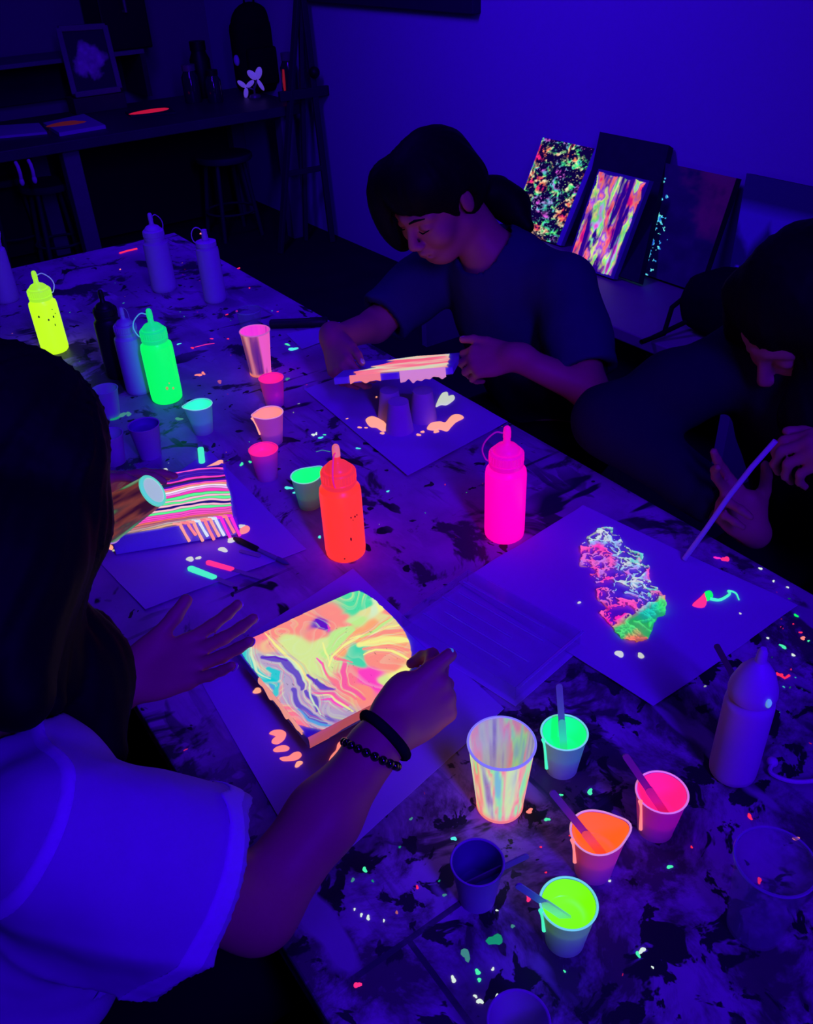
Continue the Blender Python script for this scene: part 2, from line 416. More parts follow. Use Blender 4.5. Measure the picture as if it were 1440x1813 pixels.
# stools
def stool(px, pz, label, h=.5, r=.17, pos=None, m=None, grp='stools under the far counter'):
    p = at(px, pz, h) if pos is None else np.array([*pos, h])
    t = thing('stool', label, 'stool', (p[0], p[1], 0), group=grp)
    B().lathe([(0, h-.035), (r*.96, h-.035), (r, h-.025), (r, h-.008), (r*.95, h), (0, h)], 36).out('seat', m or mat('stool_seat', (.045, .04, .06), .5), t)
    for k in range(4):
        a = PI/4+k*PI/2
        B().tube([(math.cos(a)*r*.7, math.sin(a)*r*.7, h-.036), (math.cos(a)*r*1.05, math.sin(a)*r*1.05, 0)], .013).out('leg', mat('stool_leg', (.03, .03, .045), .4), t)
    B().lathe([(r*.89-.008, h*.32), (r*.89, h*.32+.008), (r*.89+.008, h*.32), (r*.89, h*.32-.008)], 36, closed=True).out('foot_ring', MATS['stool_leg'], t)
    return t
stool(395, 272, 'round dark stool tucked under the far counter, below the black backpack', .48)
stool(80, 322, 'round stool by the stout left leg of the far counter', .48, .15)
stool(0, 312, 'round stool cut by the photo edge below the paper pad', .48, .15)

# easel
foot = at(592, 414, 0.0)
foot = np.array([foot[0], 4.58, 0])
top = aty(530, -60, 4.69)
base = np.array([foot[0]-.25, foot[1]+.25, 0])
t = thing('studio_easel', 'dark tripod easel standing between the far counter and the blue wall', 'easel', base)
rl = lambda p: tuple(np.asarray(p, float)-base)
lf = np.array([foot[0]-.44, 4.6, 0]); rf = np.array([foot[0]-.2, 4.72, 0]); foot[0] = min(foot[0], X1-.09)
for p in (foot, lf, rf): B().bar(rl(p), rl(top), .034, .024, .004).out('leg', mat('easel_wood', (.03, .025, .04), .6), t, smooth=False)
c = foot+(top-foot)*.58; d = lf+(top-lf)*.58; v = (c-d)/np.linalg.norm(c-d)
B().bar(rl(d-v*.07), rl(c+v*.1), .03, .05, .004).out('canvas_ledge', MATS['easel_wood'], t, smooth=False)
c2 = foot+(top-foot)*.3; d2 = lf+(top-lf)*.3
B().bar(rl(d2), rl(c2), .02, .03, .004).out('cross_brace', MATS['easel_wood'], t, smooth=False)
B().bar(rl(top+np.array([0, 0, -.5])), rl(top+np.array([0, 0, .18])), .03, .02, .004).out('mast', MATS['easel_wood'], t, smooth=False)
B().ball(rl(c+np.array([0, -.02, .1])), (.03, .03, .03)).out('clamp_knob', BLACKP, t)

# ------------------------------------------------------------------ side bench with finished paintings
BZ = .45
t = thing('side_bench', 'low purple-lit bench against the blue wall holding leaning paintings', 'bench', (2.39, 2.1, 0))
by0, by1 = 1.38, 3.0
B().box((0, (by0+by1)/2-2.1, BZ-.02), (.585, by1-by0, .04), bev=.004).out('bench_top', BENCHM, t, smooth=False)
for y in (by0+.02, (by0+by1)/2, by1-.02): B().box((0, y-2.1, (BZ-.04)/2), (.54, .035, BZ-.04)).out('side_panel', mat('bench_side', (.2, .18, .26), .6), t, smooth=False)
B().box((.26, (by0+by1)/2-2.1, .25), (.02, by1-by0-.1, .3)).out('back_rail', DARKWOOD, t, smooth=False)

def leaning(px, xt, label, cat='painting', th=.022, body=CANVASD, edge=CANVAS, name='leaning_painting', grp='paintings on the bench'):
    TL, TR, BR = atx(*px[0], xt), atx(*px[1], xt), at(*px[2], BZ+.002)
    TR[2] = TL[2] = (TL[2]+TR[2])/2
    BL = BR+(TL-TR); BL[2] = BR[2]
    n = np.cross(BR-BL, TL-BL); n /= np.linalg.norm(n)
    k = th*abs(n[2])+.001                                   # the back lower edge must clear the bench
    for p in (BL, BR, TL, TR): p[2] += k
    base = (BL+BR)/2
    t = thing(name, label, cat, base, group=grp)
    V, F, n = slab_quad(*[p-base for p in (BL, BR, TR, TL)], th)
    put('canvas_body', V, F, body, t, smooth=False)
    return t, BL+n*.0015, BR-BL, TL-BL, base
def spk(u, v):
    x, y = u*11, v*20
    wx = fbm(x*.7, y*.7, s=1)*2.4; wy = fbm(x*.7+9, y*.7, s=2)*2.4
    a = fbm(x+wx, y+wy, s=5, o=5); b_ = noise(x*2.3+wy, y*2.3, s=6); hue = fbm(x*.6+wx*.6, y*.5, s=21, o=3)
    x, y = u*7, v*13
    pal = ramp((hue-.25)*2.0, [(0, lin((255, 40, 120))), (.22, lin((255, 130, 60))), (.4, lin((250, 240, 190))), (.58, lin((60, 255, 120))), (.75, lin((100, 190, 220))), (1, lin((230, 90, 230)))])
    k = np.clip((a-.5)*7, 0, 1)*np.clip((b_-.25)*2.4, 0, 1)+.9*np.clip((noise(x*6, y*6, s=9)-.8)*6, 0, 1)
    k = k*np.where((u < .03) | (v < .02), 1.0, 1)
    k = np.maximum(k, np.clip((.035-u)*60, 0, 1)*noise(v*30, 0, s=4))
    return np.array(lin((6, 0, 25)))+pal*np.clip(k, 0, 1)[:, None]
t, c0, ux, uy, bs = leaning([(960, 248), (1062, 266), (993, 438)], 2.63, 'black canvas speckled with red, green and white glowing flecks, nearest the seated woman', body=CANVAS)
grid_art('glowing_paint', c0+ux*.02, ux*.9, uy, 110, 200, spk, ART, t, bs)
t, c0, ux, uy, bs = leaning([(1062, 240), (1184, 266), (1130, 508)], 2.655, 'tall plain dark canvas standing behind the bright streaked painting', th=.03)
t, c0, ux, uy, bs = leaning([(1060, 302), (1150, 325), (1086, 498)], 2.50, 'brightest painting on the bench, streaked pink, yellow, green and violet', th=.024, body=mat('violet_canvas_edge', (.2, .15, .4), .8))
def drip(u, v):
    x, y = u*9.5, v*12
    col = noise(x*1.7, y*.16, s=31); a = fbm(x*1.2, y*.45+col*3, s=32); hue = fbm(x*.9, y*.55, s=33, o=3)*.75+col*.25
    patch = noise(x*.9+3, y*.9, s=35)
    pal = ramp((hue-.2)*1.75, [(0, lin((60, 0, 150))), (.2, lin((255, 30, 120))), (.36, lin((255, 130, 110))), (.5, lin((150, 60, 230))), (.62, lin((240, 235, 130))), (.74, lin((110, 255, 130))), (.87, lin((190, 190, 250))), (1, lin((250, 70, 220)))])
    k = np.clip((a-.36)*4.5, .0, 1)
    return np.array(lin((40, 0, 130)))*(1-k)[:, None]+pal*(k*(.55+.6*patch))[:, None]
ed = lambda u, v: (u > .02+.03*noise(v*14, 0, s=3)) & (u < .97-.05*noise(v*11, 1, s=3)) & (v > .01+.025*noise(u*9, 2, s=3)) & (v < .99-.03*noise(u*8, 3, s=3))
grid_art('glowing_paint', c0, ux, uy, 90, 170, drip, ART, t, bs, keep=ed)
t, c0, ux, uy, bs = leaning([(1178, 293), (1304, 321), (1236, 522)], 2.63, 'murky violet painting with a rusty red corner and cyan drips along its left edge', th=.03)
def murk(u, v):
    a = fbm(u*5, v*8, s=41); b_ = fbm(u*9, v*3, s=42)
    c = np.array([.035, .02, .06])+(a*.3)[:, None]*np.array([.3, .1, .42])
    r = np.clip((u+v-1.25+(a-.5)*1.0)*3, 0, 1)
    return c*(1-.6*r)[:, None]+(r*.6)[:, None]*np.array([.9, .06, .16])
grid_art('plain_paint', c0, ux, uy, 60, 90, murk, ARTB, t, bs)
def cyd(u, v):
    k = fbm(u*30, v*26, s=44)
    return ramp(k, [(0.3, lin((30, 60, 200))), (.5, lin((50, 170, 240))), (.65, lin((120, 250, 230)))])
kp = lambda u, v: (fbm(u*9, v*30, s=45)-.45 > np.abs(u-.22+.1*noise(v*5, 0, s=46))*.9+np.clip(v-.55, 0, 1)*.7-.13)
grid_art('cyan_drips', c0+(np.cross(ux, uy)/np.linalg.norm(np.cross(ux, uy)))*.001, ux*.5, uy*.9, 70, 200, cyd, ART, t, bs, keep=kp)
t, c0, ux, uy, bs = leaning([(1322, 312), (1470, 341), (1420, 580)], 2.63, 'dull blue painting with a pale jagged shape, last on the bench behind the bag', th=.03)
def jag(u, v):
    a = fbm(u*6, v*7, s=51); z = np.abs(((u*2.2+.3*a) % 1)-.5)*.5+.35
    k = np.clip((v-z+.1*(a-.5))*9, 0, 1)*np.clip((.82-v)*9, 0, 1)
    low = np.clip((noise(u*11, v*14, s=52)-.72)*9, 0, 1)*(v < .3)
    return np.array([.07, .06, .16])+(k*.5+low*.6)[:, None]*np.array([.45, .6, 1])
grid_art('plain_paint', c0, ux, uy, 60, 90, jag, ARTB, t, bs)

# shoulder bag on the bench
p = at(1272, 628, BZ)
p = np.array([p[0]+.13, p[1]+.06, BZ])
t = thing('shoulder_bag', 'black shoulder bag slumped on the end of the bench with its strap trailing', 'bag', p)
def lump(n=40, m_=24):
    V = []; F = []
    for j in range(m_+1):
        ph = PI*j/m_
        for i in range(n):
            th = 2*PI*i/n; d = np.array([math.sin(ph)*math.cos(th), math.sin(ph)*math.sin(th), math.cos(ph)])
            sq = (abs(d[0])**3+abs(d[1])**3+abs(d[2])**3)**(-1/3)
            r = sq*(1+.12*(float(fbm(d[0]*2+5, d[1]*2, d[2]*2, s=61))-.5)*2)
            V.append((d*r)*np.array([.11, .17, .1])+np.array([0, 0, .105]))
    for j in range(m_):
        for i in range(n): F.append((j*n+i, j*n+(i+1) % n, (j+1)*n+(i+1) % n, (j+1)*n+i))
    V = [np.array([v[0], v[1], max(v[2], 0.001)]) for v in V]
    return V, F
V, F = lump(); put('body', V, [f[::-1] for f in F], BLACKC, t)
a = at(1135, 612, BZ)-p; a2 = at(1175, 597, BZ)-p
B().tube([(-.05, .12, .14), (-.1, .16, .08), (a2[0], a2[1], .012), (a[0], a[1], .012), (a[0]+.05, a[1]-.0, .012), (-.08, .1, .05)], .008).out('strap', BLACKC, t)

# ------------------------------------------------------------------ the work table
def table_material():
    M = bpy.data.materials.new('paint_stained_board'); M.use_nodes = True
    nt = M.node_tree; N = nt.nodes; L = nt.links; b = N['Principled BSDF']
    tc = N.new('ShaderNodeTexCoord')
    def nz(scale, det=4, rough=.6, sc=None, rot=0.0, dist=0.0, off=0.0):
        mp = N.new('ShaderNodeMapping'); mp.inputs['Rotation'].default_value = (0, 0, rot); mp.inputs['Location'].default_value = (off, off*.7, 0)
        if sc: mp.inputs['Scale'].default_value = sc
        L.new(tc.outputs['Object'], mp.inputs['Vector'])
        n = N.new('ShaderNodeTexNoise'); n.inputs['Scale'].default_value = scale; n.inputs['Detail'].default_value = det; n.inputs['Roughness'].default_value = rough; n.inputs['Distortion'].default_value = dist
        L.new(mp.outputs[0], n.inputs['Vector']); return n.outputs['Fac']
    def step(src, a, c):
        r = N.new('ShaderNodeMapRange'); r.inputs['From Min'].default_value = a; r.inputs['From Max'].default_value = c; r.clamp = True
        L.new(src, r.inputs['Value']); return r.outputs[0]
    def mix(fac, A, Bc):
        m_ = N.new('ShaderNodeMix'); m_.data_type = 'RGBA'
        L.new(fac, m_.inputs['Factor'])
        for i, c in ((6, A), (7, Bc)):
            if isinstance(c, tuple): m_.inputs[i].default_value = (*c, 1)
            else: L.new(c, m_.inputs[i])
        return m_.outputs[2]
    def mul(a, c):
        m_ = N.new('ShaderNodeMath'); m_.operation = 'MULTIPLY'; L.new(a, m_.inputs[0]); L.new(c, m_.inputs[1]); return m_.outputs[0]
    c = mix(step(nz(5, 5), .35, .65), (.25, .10, .29), (.46, .19, .52))
    c = mix(step(nz(2.4, 3, off=7), .52, .66), c, (.2, .08, .25))
    c = mix(mul(step(nz(14, 4, sc=(1, .22, 1), rot=.6, off=3), .56, .62), step(nz(3, 2, off=12), .42, .55)), c, (.44, .2, .5))
    c = mix(mul(step(nz(70, 3, sc=(1, .12, 1), rot=.2, off=2), .55, .75), step(nz(4, 2, off=5), .45, .65)), c, (.1, .08, .12))
    c = mix(step(nz(6.5, 5, .65, dist=.6, off=17), .555, .60), c, (.05, .025, .06))
    c = mix(mul(step(nz(15, 3, .5, sc=(1, .45, 1), rot=-.7, dist=.8, off=1), .61, .635), step(nz(2.6, 2, off=9), .44, .56)), c, (.012, .01, .02))
    c = mix(step(nz(34, 2, .5, dist=.4, off=4), .685, .70), c, (.012, .01, .02))
    c = mix(mul(step(nz(9, 3, .55, sc=(.35, 1.3, 1), rot=.35, off=21), .62, .645), step(nz(3, 2, off=31), .45, .55)), c, (.02, .016, .035))
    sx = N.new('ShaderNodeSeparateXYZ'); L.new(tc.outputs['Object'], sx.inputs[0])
    near = step(sx.outputs['Y'], -.45, -.8)                        # near end: heavier stains, with the dimmer light there put into the colour
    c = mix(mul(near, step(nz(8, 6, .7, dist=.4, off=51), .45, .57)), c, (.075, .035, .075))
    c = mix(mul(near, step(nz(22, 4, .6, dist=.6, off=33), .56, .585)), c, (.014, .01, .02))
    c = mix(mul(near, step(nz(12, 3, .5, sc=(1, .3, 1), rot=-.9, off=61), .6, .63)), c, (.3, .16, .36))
    br = N.new('ShaderNodeTexBrick'); br.offset = .5; br.inputs['Scale'].default_value = 1; br.inputs['Brick Width'].default_value = .46; br.inputs['Row Height'].default_value = .61
    br.inputs['Mortar Size'].default_value = .0035; br.inputs['Mortar Smooth'].default_value = .2
    ds = N.new('ShaderNodeMapping'); ds.inputs['Location'].default_value = (.11, .28, 0); L.new(tc.outputs['Object'], ds.inputs['Vector']); L.new(ds.outputs[0], br.inputs['Vector'])
    c = mix(mul(br.outputs['Fac'], step(nz(6, 3, off=41), .46, .62)), c, (.03, .025, .05))
    L.new(c, b.inputs['Base Color'])
    r = N.new('ShaderNodeMapRange'); r.inputs['To Min'].default_value = .3; r.inputs['To Max'].default_value = .62; L.new(nz(7, 3, off=15), r.inputs['Value']); L.new(r.outputs[0], b.inputs['Roughness'])
    b.inputs['Specular IOR Level'].default_value = .3
    bp = N.new('ShaderNodeBump'); bp.inputs['Strength'].default_value = .25; bp.inputs['Distance'].default_value = .002; L.new(nz(40, 4), bp.inputs['Height']); L.new(bp.outputs[0], b.inputs['Normal'])
    return M
TX0, TX1, TY0, TY1 = .143, 1.035, -.32, 2.895
tb = thing('craft_table', 'long paint-stained wooden craft table that everyone works on', 'table', ((TX0+TX1)/2, 1.3, 0))
tl = lambda p: (p[0]-(TX0+TX1)/2, p[1]-1.3, p[2])
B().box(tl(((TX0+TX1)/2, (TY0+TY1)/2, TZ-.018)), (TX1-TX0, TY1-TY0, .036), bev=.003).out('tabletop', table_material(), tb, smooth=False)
for x in (TX0+.06, TX1-.06):
    for y in (TY0+.1, 1.3, TY1-.1): B().box(tl((x, y, (TZ-.036)/2)), (.06, .06, TZ-.036), bev=.004).out('leg', DARKWOOD, tb, smooth=False)
for x in (TX0+.06, TX1-.06): B().box(tl((x, (TY0+TY1)/2, TZ-.08)), (.024, TY1-TY0-.14, .08)).out('apron', DARKWOOD, tb, smooth=False)
# dried fluorescent spatter on the boards
SPL = '804,1485,5,cyan 646,1540,5,mint 625,1558,4,dim 633,1744,6,hot 877,1664,13,dgreen 825,1690,8,dim 846,1721,5,mint 803,1734,5,white 850,1773,5,white 842,1764,3,white 880,1764,3,white 849,1735,3,mint 873,1716,3,white 938,1436,5,salmon 969,1451,4,mint 1045,1402,5,mint 993,1408,3,mint 739,1571,3,red 1137,1683,5,white 1130,1690,4,mint 1156,1713,2,white 1186,1535,4,mint 1410,1485,4,salmon 1345,1559,4,red 1328,1446,4,red 1410,1090,5,green 1387,1145,6,mint 1422,1130,6,salmon 1405,1160,4,white 1370,1029,3,white 1395,1040,3,white 1285,990,7,hot 1270,988,4,magenta 1347,1007,4,white 1382,1195,5,red 1418,1120,3,red 1360,1130,3,white 1405,1105,2,red 1432,1135,3,mint 511,864,6,cyan 522,872,4,cyan 566,951,4,cyan 687,870,3,cyan 555,770,4,white 568,775,4,cyan 634,794,3,cyan 519,618,8,cyan 509,610,4,mint 509,671,5,dim 428,822,4,mint 443,818,3,mint 352,664,6,salmon 360,661,4,salmon 389,676,5,dim2 341,616,4,red 419,551,3,hot 423,475,3,red 317,742,7,dim 213,477,2,salmon 317,609,3,cyan 112,1037,3,mint 159,1038,4,dim 135,790,2,mint 203,740,8,dgreen 215,735,9,dim 228,733,6,dim 402,557,2,red 404,600,2,red 347,893,2,red 375,600,2,hot 442,510,2,red 492,552,2,red 540,830,2,salmon 660,560,2,red 1112,792,4,hot 1100,1040,2,white 864,1600,2,red 880,1612,2,white 958,1500,2,red 1010,1480,2,red 967,1545,2,red 936,1590,5,hot 1080,1560,2,white 1000,1720,2,mint 908,1640,3,dim 1225,1500,2,red 778,1560,2,dgreen 787,1585,3,dim 680,1630,2,white 640,1620,3,white 652,1625,4,white 628,1610,2,white 660,1560,2,dgreen 708,1500,2,dgreen 728,1450,3,dim 560,768,3,white 575,770,2,mint'
SC_ = {'dim': lin((60, 130, 120)), 'dim2': lin((170, 80, 120)), 'dgreen': lin((10, 140, 90))}
b = B()
for it in SPL.split():
    x, y, r, c = it.split(','); p = at(float(x), float(y)); k = np.linalg.norm(p-CO)/FPX
    b.blob(tl((p[0], p[1], TZ)), float(r)*k*(.6 if float(x) > 1340 and float(y) < 1200 else .82), .0012, random.uniform(1, 1.7), random.uniform(0, 3), n=12, jit=.3); b.paint(SC_.get(c) or lin(NEON[c]))
for q in range(190):
    x, y = random.uniform(TX0+.02, TX1-.02), random.uniform(.05, 2.85)
    if q < 90: x, y = random.uniform(.75, 1.02), random.uniform(.1, .6)
    c = random.choice(['red', 'mint', 'white', 'salmon', 'hot', 'cyan', 'dgreen']); f_ = random.uniform(.15, .6)
    b.blob(tl((x, y, TZ)), random.uniform(.0005, .0013), .0006, random.uniform(1, 2.6), random.uniform(0, 3), n=8, jit=.3); b.paint(tuple(f_*v for v in (SC_.get(c) or lin(NEON[c]))))
for pts, c, r in (([(212, 449), (225, 445), (243, 441)], 'red', .004), ([(1375, 1192), (1390, 1201), (1398, 1196)], 'red', .002), ([(345, 615), (365, 610), (380, 608)], 'hot', .0012), ([(560, 800), (571, 797), (585, 800)], 'dim', .001)):
    b.tube([tl((*at(x, y)[:2], TZ)) for x, y in pts], r, 6); b.paint(SC_.get(c) or lin(NEON[c]))
o = b.out('paint_spatter', ART, tb); o['kind'] = 'stuff'

# ------------------------------------------------------------------ paper sheets
SZ = TZ+.0006
def sheet(pts, label, z=SZ, bend=.006, name='paper_sheet', m=PAPER, grp='paper sheets on the table'):
    o = flat_quad(name, [at(*p, z) for p in pts], z, .0006, m, bend=bend, sub=2); tag(o, label, 'paper', grp); o.data.polygons.foreach_set('use_smooth', [True]*len(o.data.polygons)); o.data.set_sharp_from_angle(angle=.6); return o
sh_far = sheet([(538, 690), (705, 636), (899, 748), (722, 846)], 'purple-lit paper sheet under the three upturned cups')
sh_left = sheet([(136, 955), (372, 800), (543, 974), (258, 1082)], 'paper sheet under the striped canvas and the paint sticks')
sh_mid = sheet([(346, 1190), (625, 1009), (893, 1256), (558, 1562)], 'large paper sheet under the swirled painting in front')
sh_right = sheet([(812, 1034), (1032, 898), (1412, 1076), (1156, 1254)], 'paper sheet with the torn paint skin on it', bend=.008)
card = sheet([(507, 592), (601, 571), (622, 586), (535, 619)], 'small pale card beside the black marker at the far side of the table', z=TZ+.001, bend=0.002, name='paper_card', grp=None)
def on(sh, pts, c, h=.0018, name='paint_puddle', z=.0012, flip=None):
    L = np.array(sh.location)
    b = B(); b.puddle([np.array([*at(x, y, L[2]+z)[:2], L[2]+z])-L for x, y in pts], h)
    return b.out(name, neon(c) if isinstance(c, str) else c, sh)
def dots(sh, lst, c, name='paint_drops', z=.0012):
    L = np.array(sh.location); b = B()
    for x, y, r in lst:
        p = at(x, y, L[2]+z)-L; b.blob(p, r, .0016, random.uniform(1, 1.5), random.uniform(0, 3))
    return b.out(name, neon(c) if isinstance(c, str) else c, sh)
k5 = lambda l: [(380+x*.4028, 540+y*.4028) for x, y in l]
k6 = lambda l: [(80+x/3, 760+y/3) for x, y in l]
k7 = lambda l: [(340+x*.3611, 1000+y*.3611) for x, y in l]
CREAM = mat('cream_paint', (.5, .5, .4), .4, emit=lin((205, 215, 170)), es=.9)
on(sh_far, k5([(972, 448), (985, 412), (1002, 388), (1024, 384), (1030, 402), (1052, 398), (1054, 416), (1022, 440), (996, 440)]), CREAM, .003)
on(sh_far, k5([(664, 505), (690, 490), (722, 500), (752, 520), (762, 548), (738, 556), (712, 540), (684, 536)]), neon('peach'), .003)
on(sh_far, k5([(934, 545), (948, 522), (985, 515), (1015, 520), (1046, 486), (1080, 482), (1096, 497), (1062, 516), (1040, 538), (1022, 556), (990, 548), (962, 552)]), neon('peach'), .003)
dots(sh_far, [(*k5([(x, y)])[0], r) for x, y, r in ((637, 540, .0045), (666, 541, .003), (582, 502, .003), (738, 564, .004), (915, 558, .0035), (897, 571, .004), (712, 405, .002), (1015, 548, .005), (975, 556, .005))], 'peach')
on(sh_mid, k7([(378, 828), (400, 812), (440, 810), (462, 826), (452, 858), (420, 880), (392, 874), (396, 858), (418, 848), (404, 838)]), 'salmon')
on(sh_mid, k7([(398, 908), (420, 892), (455, 886), (478, 896), (468, 912), (430, 918), (408, 918)]), 'salmon')
on(sh_mid, k7([(430, 948), (470, 942), (500, 922), (528, 918), (538, 936), (516, 956), (480, 962), (446, 962)]), 'salmon')
on(sh_mid, k7([(800, 822), (752, 850), (716, 876), (706, 910), (682, 938), (672, 962), (690, 968), (728, 930), (770, 880)]), 'salmon')
dots(sh_mid, [(*k7([(523, 977)])[0], .004), (*k7([(320, 618)])[0], .0045)], 'peach')
on(sh_left, k6([(1018, 552), (1040, 528), (1070, 512), (1088, 524), (1078, 546), (1045, 558)]), 'salmon')
on(sh_left, k6([(285, 620), (305, 606), (320, 585), (340, 586), (336, 606), (360, 622), (356, 642), (330, 634), (308, 630)]), 'peach')
dots(sh_left, [(*k6([(x, y)])[0], r) for x, y, r in ((770, 690, .006), (815, 684, .004), (1042, 516, .005), (365, 645, .002), (640, 214, .004), (990, 590, .006), (945, 640, .006))], CREAM)
dots(sh_right, [(1097, 1158, .0055), (1135, 1161, .004), (1026, 1067, .002), (1311, 1087, .002)], CREAM)
on(sh_right, [(1226, 1072), (1240, 1058), (1250, 1048), (1253, 1052), (1248, 1075)], 'hot', .0015)
on(sh_right, [(1247, 1050), (1258, 1046), (1263, 1056), (1252, 1064)], 'green', .0016)
L_ = np.array(sh_right.location); zz = L_[2]+.003
B().tube(cr([np.array([*at(x, y, zz)[:2], zz])-L_ for x, y in ((1258, 1060), (1275, 1062), (1292, 1052), (1290, 1046), (1303, 1050), (1309, 1062))]), [.0025-.0015*i/30 for i in range(31)], 8).out('paint_trail', neon('mint'), sh_right)

# torn paint skin
def inpoly(x, y, poly):
    r = np.zeros(len(x), bool); n = len(poly)
    for i in range(n):
        (ax, ay), (bx, by) = poly[i], poly[(i+1) % n]
        k = ((ay > y) != (by > y)) & (x < (bx-ax)*(y-ay)/(by-ay+1e-12)+ax); r ^= k
    return r
pl = [(1082, 932), (1062, 938), (1040, 950), (1028, 966), (1026, 1000), (1048, 1006), (1058, 1014), (1044, 1016), (1056, 1038), (1058, 1058), (1078, 1078), (1062, 1086), (1074, 1096), (1088, 1118), (1104, 1132), (1128, 1137), (1144, 1130), (1156, 1112), (1163, 1090), (1178, 1088), (1176, 1060), (1160, 1040), (1152, 1020), (1150, 1002), (1130, 998), (1138, 984), (1118, 976), (1104, 960), (1098, 946), (1086, 946)]
pw = [at(*p, TZ+.004)[:2] for p in pl]; xs = [p[0] for p in pw]; ys = [p[1] for p in pw]
x0, x1, y0, y1 = min(xs)-.004, max(xs)+.004, min(ys)-.004, max(ys)+.004
def skin_k(u, v):
    X, Y = x0+u*(x1-x0), y0+v*(y1-y0)
    wx, wy = fbm(X*40, Y*40, s=71)*.05, fbm(X*40+7, Y*40, s=72)*.05
    rg = 1-np.abs(fbm(X*42+wx*30, Y*42+wy*30, s=73, o=4)-.5)*2
    rg = np.maximum(rg, .985-np.abs(fbm(X*95+wx*40, Y*80+wy*40, s=74, o=3)-.5)*2.6)
    return X, Y, wx, wy, rg
def skin_keep(u, v):
    X, Y, wx, wy, rg = skin_k(u, v)
    ins = inpoly(X+(wx-.025)*.25, Y+(wy-.025)*.25, pw)
    e = np.full(len(X), 9.0)
    for i in range(len(pw)):
        a, b = np.array(pw[i]), np.array(pw[(i+1) % len(pw)]); d = b-a; t = np.clip(((X-a[0])*d[0]+(Y-a[1])*d[1])/(d@d), 0, 1)
        e = np.minimum(e, np.hypot(X-a[0]-t*d[0], Y-a[1]-t*d[1]))
    full = (Y < y0+.05)
    right = (X-x0)/(x1-x0)*.25
    return ins & ((rg > .875-right*.22) | (e < .0022) | full)
def skin_col(u, v):
    X, Y, wx, wy, rg = skin_k(u, v)
    h = fbm(X*22+wx*20, Y*22+wy*20, s=75, o=3)
    c = ramp((h-.25)*2.1+.1*(rg-.9), [(0, lin((255, 30, 190))), (.2, lin((255, 90, 190))), (.36, lin((190, 120, 245))), (.52, lin((140, 200, 245))), (.66, lin((225, 225, 230))), (.8, lin((80, 225, 215))), (1, lin((255, 70, 190)))])
    g = ramp((fbm(X*16, Y*16, s=76)-.3)*2.4+(X-x0)/(x1-x0)*.7-.3, [(0, lin((30, 220, 190))), (.4, lin((50, 235, 110))), (.65, lin((90, 235, 120))), (.85, lin((250, 130, 90))), (1, lin((255, 120, 110)))])
    k = np.clip((y0+.055-Y)/.012, 0, 1)[:, None]
    return (c*(1-k)+g*k)*(.45+.55*np.clip((rg-.8)*6, 0, 1))[:, None]
def skin_z(u, v):
    X, Y, wx, wy, rg = skin_k(u, v)
    return .001+.007*fbm(X*30, Y*30, s=77)*np.clip((rg-.7)*4, 0, 1)
o = grid_art('paint_skin', (x0, y0, TZ+.0022), (x1-x0, 0, 0), (0, y1-y0, 0), 230, 300, skin_col, ART, None, keep=skin_keep, zf=skin_z)
o.modifiers.new('thickness', 'SOLIDIFY').thickness = .0012
tag(o, 'torn lacy skin of pink, cyan and green paint peeling on the right-hand paper sheet', 'paint skin')

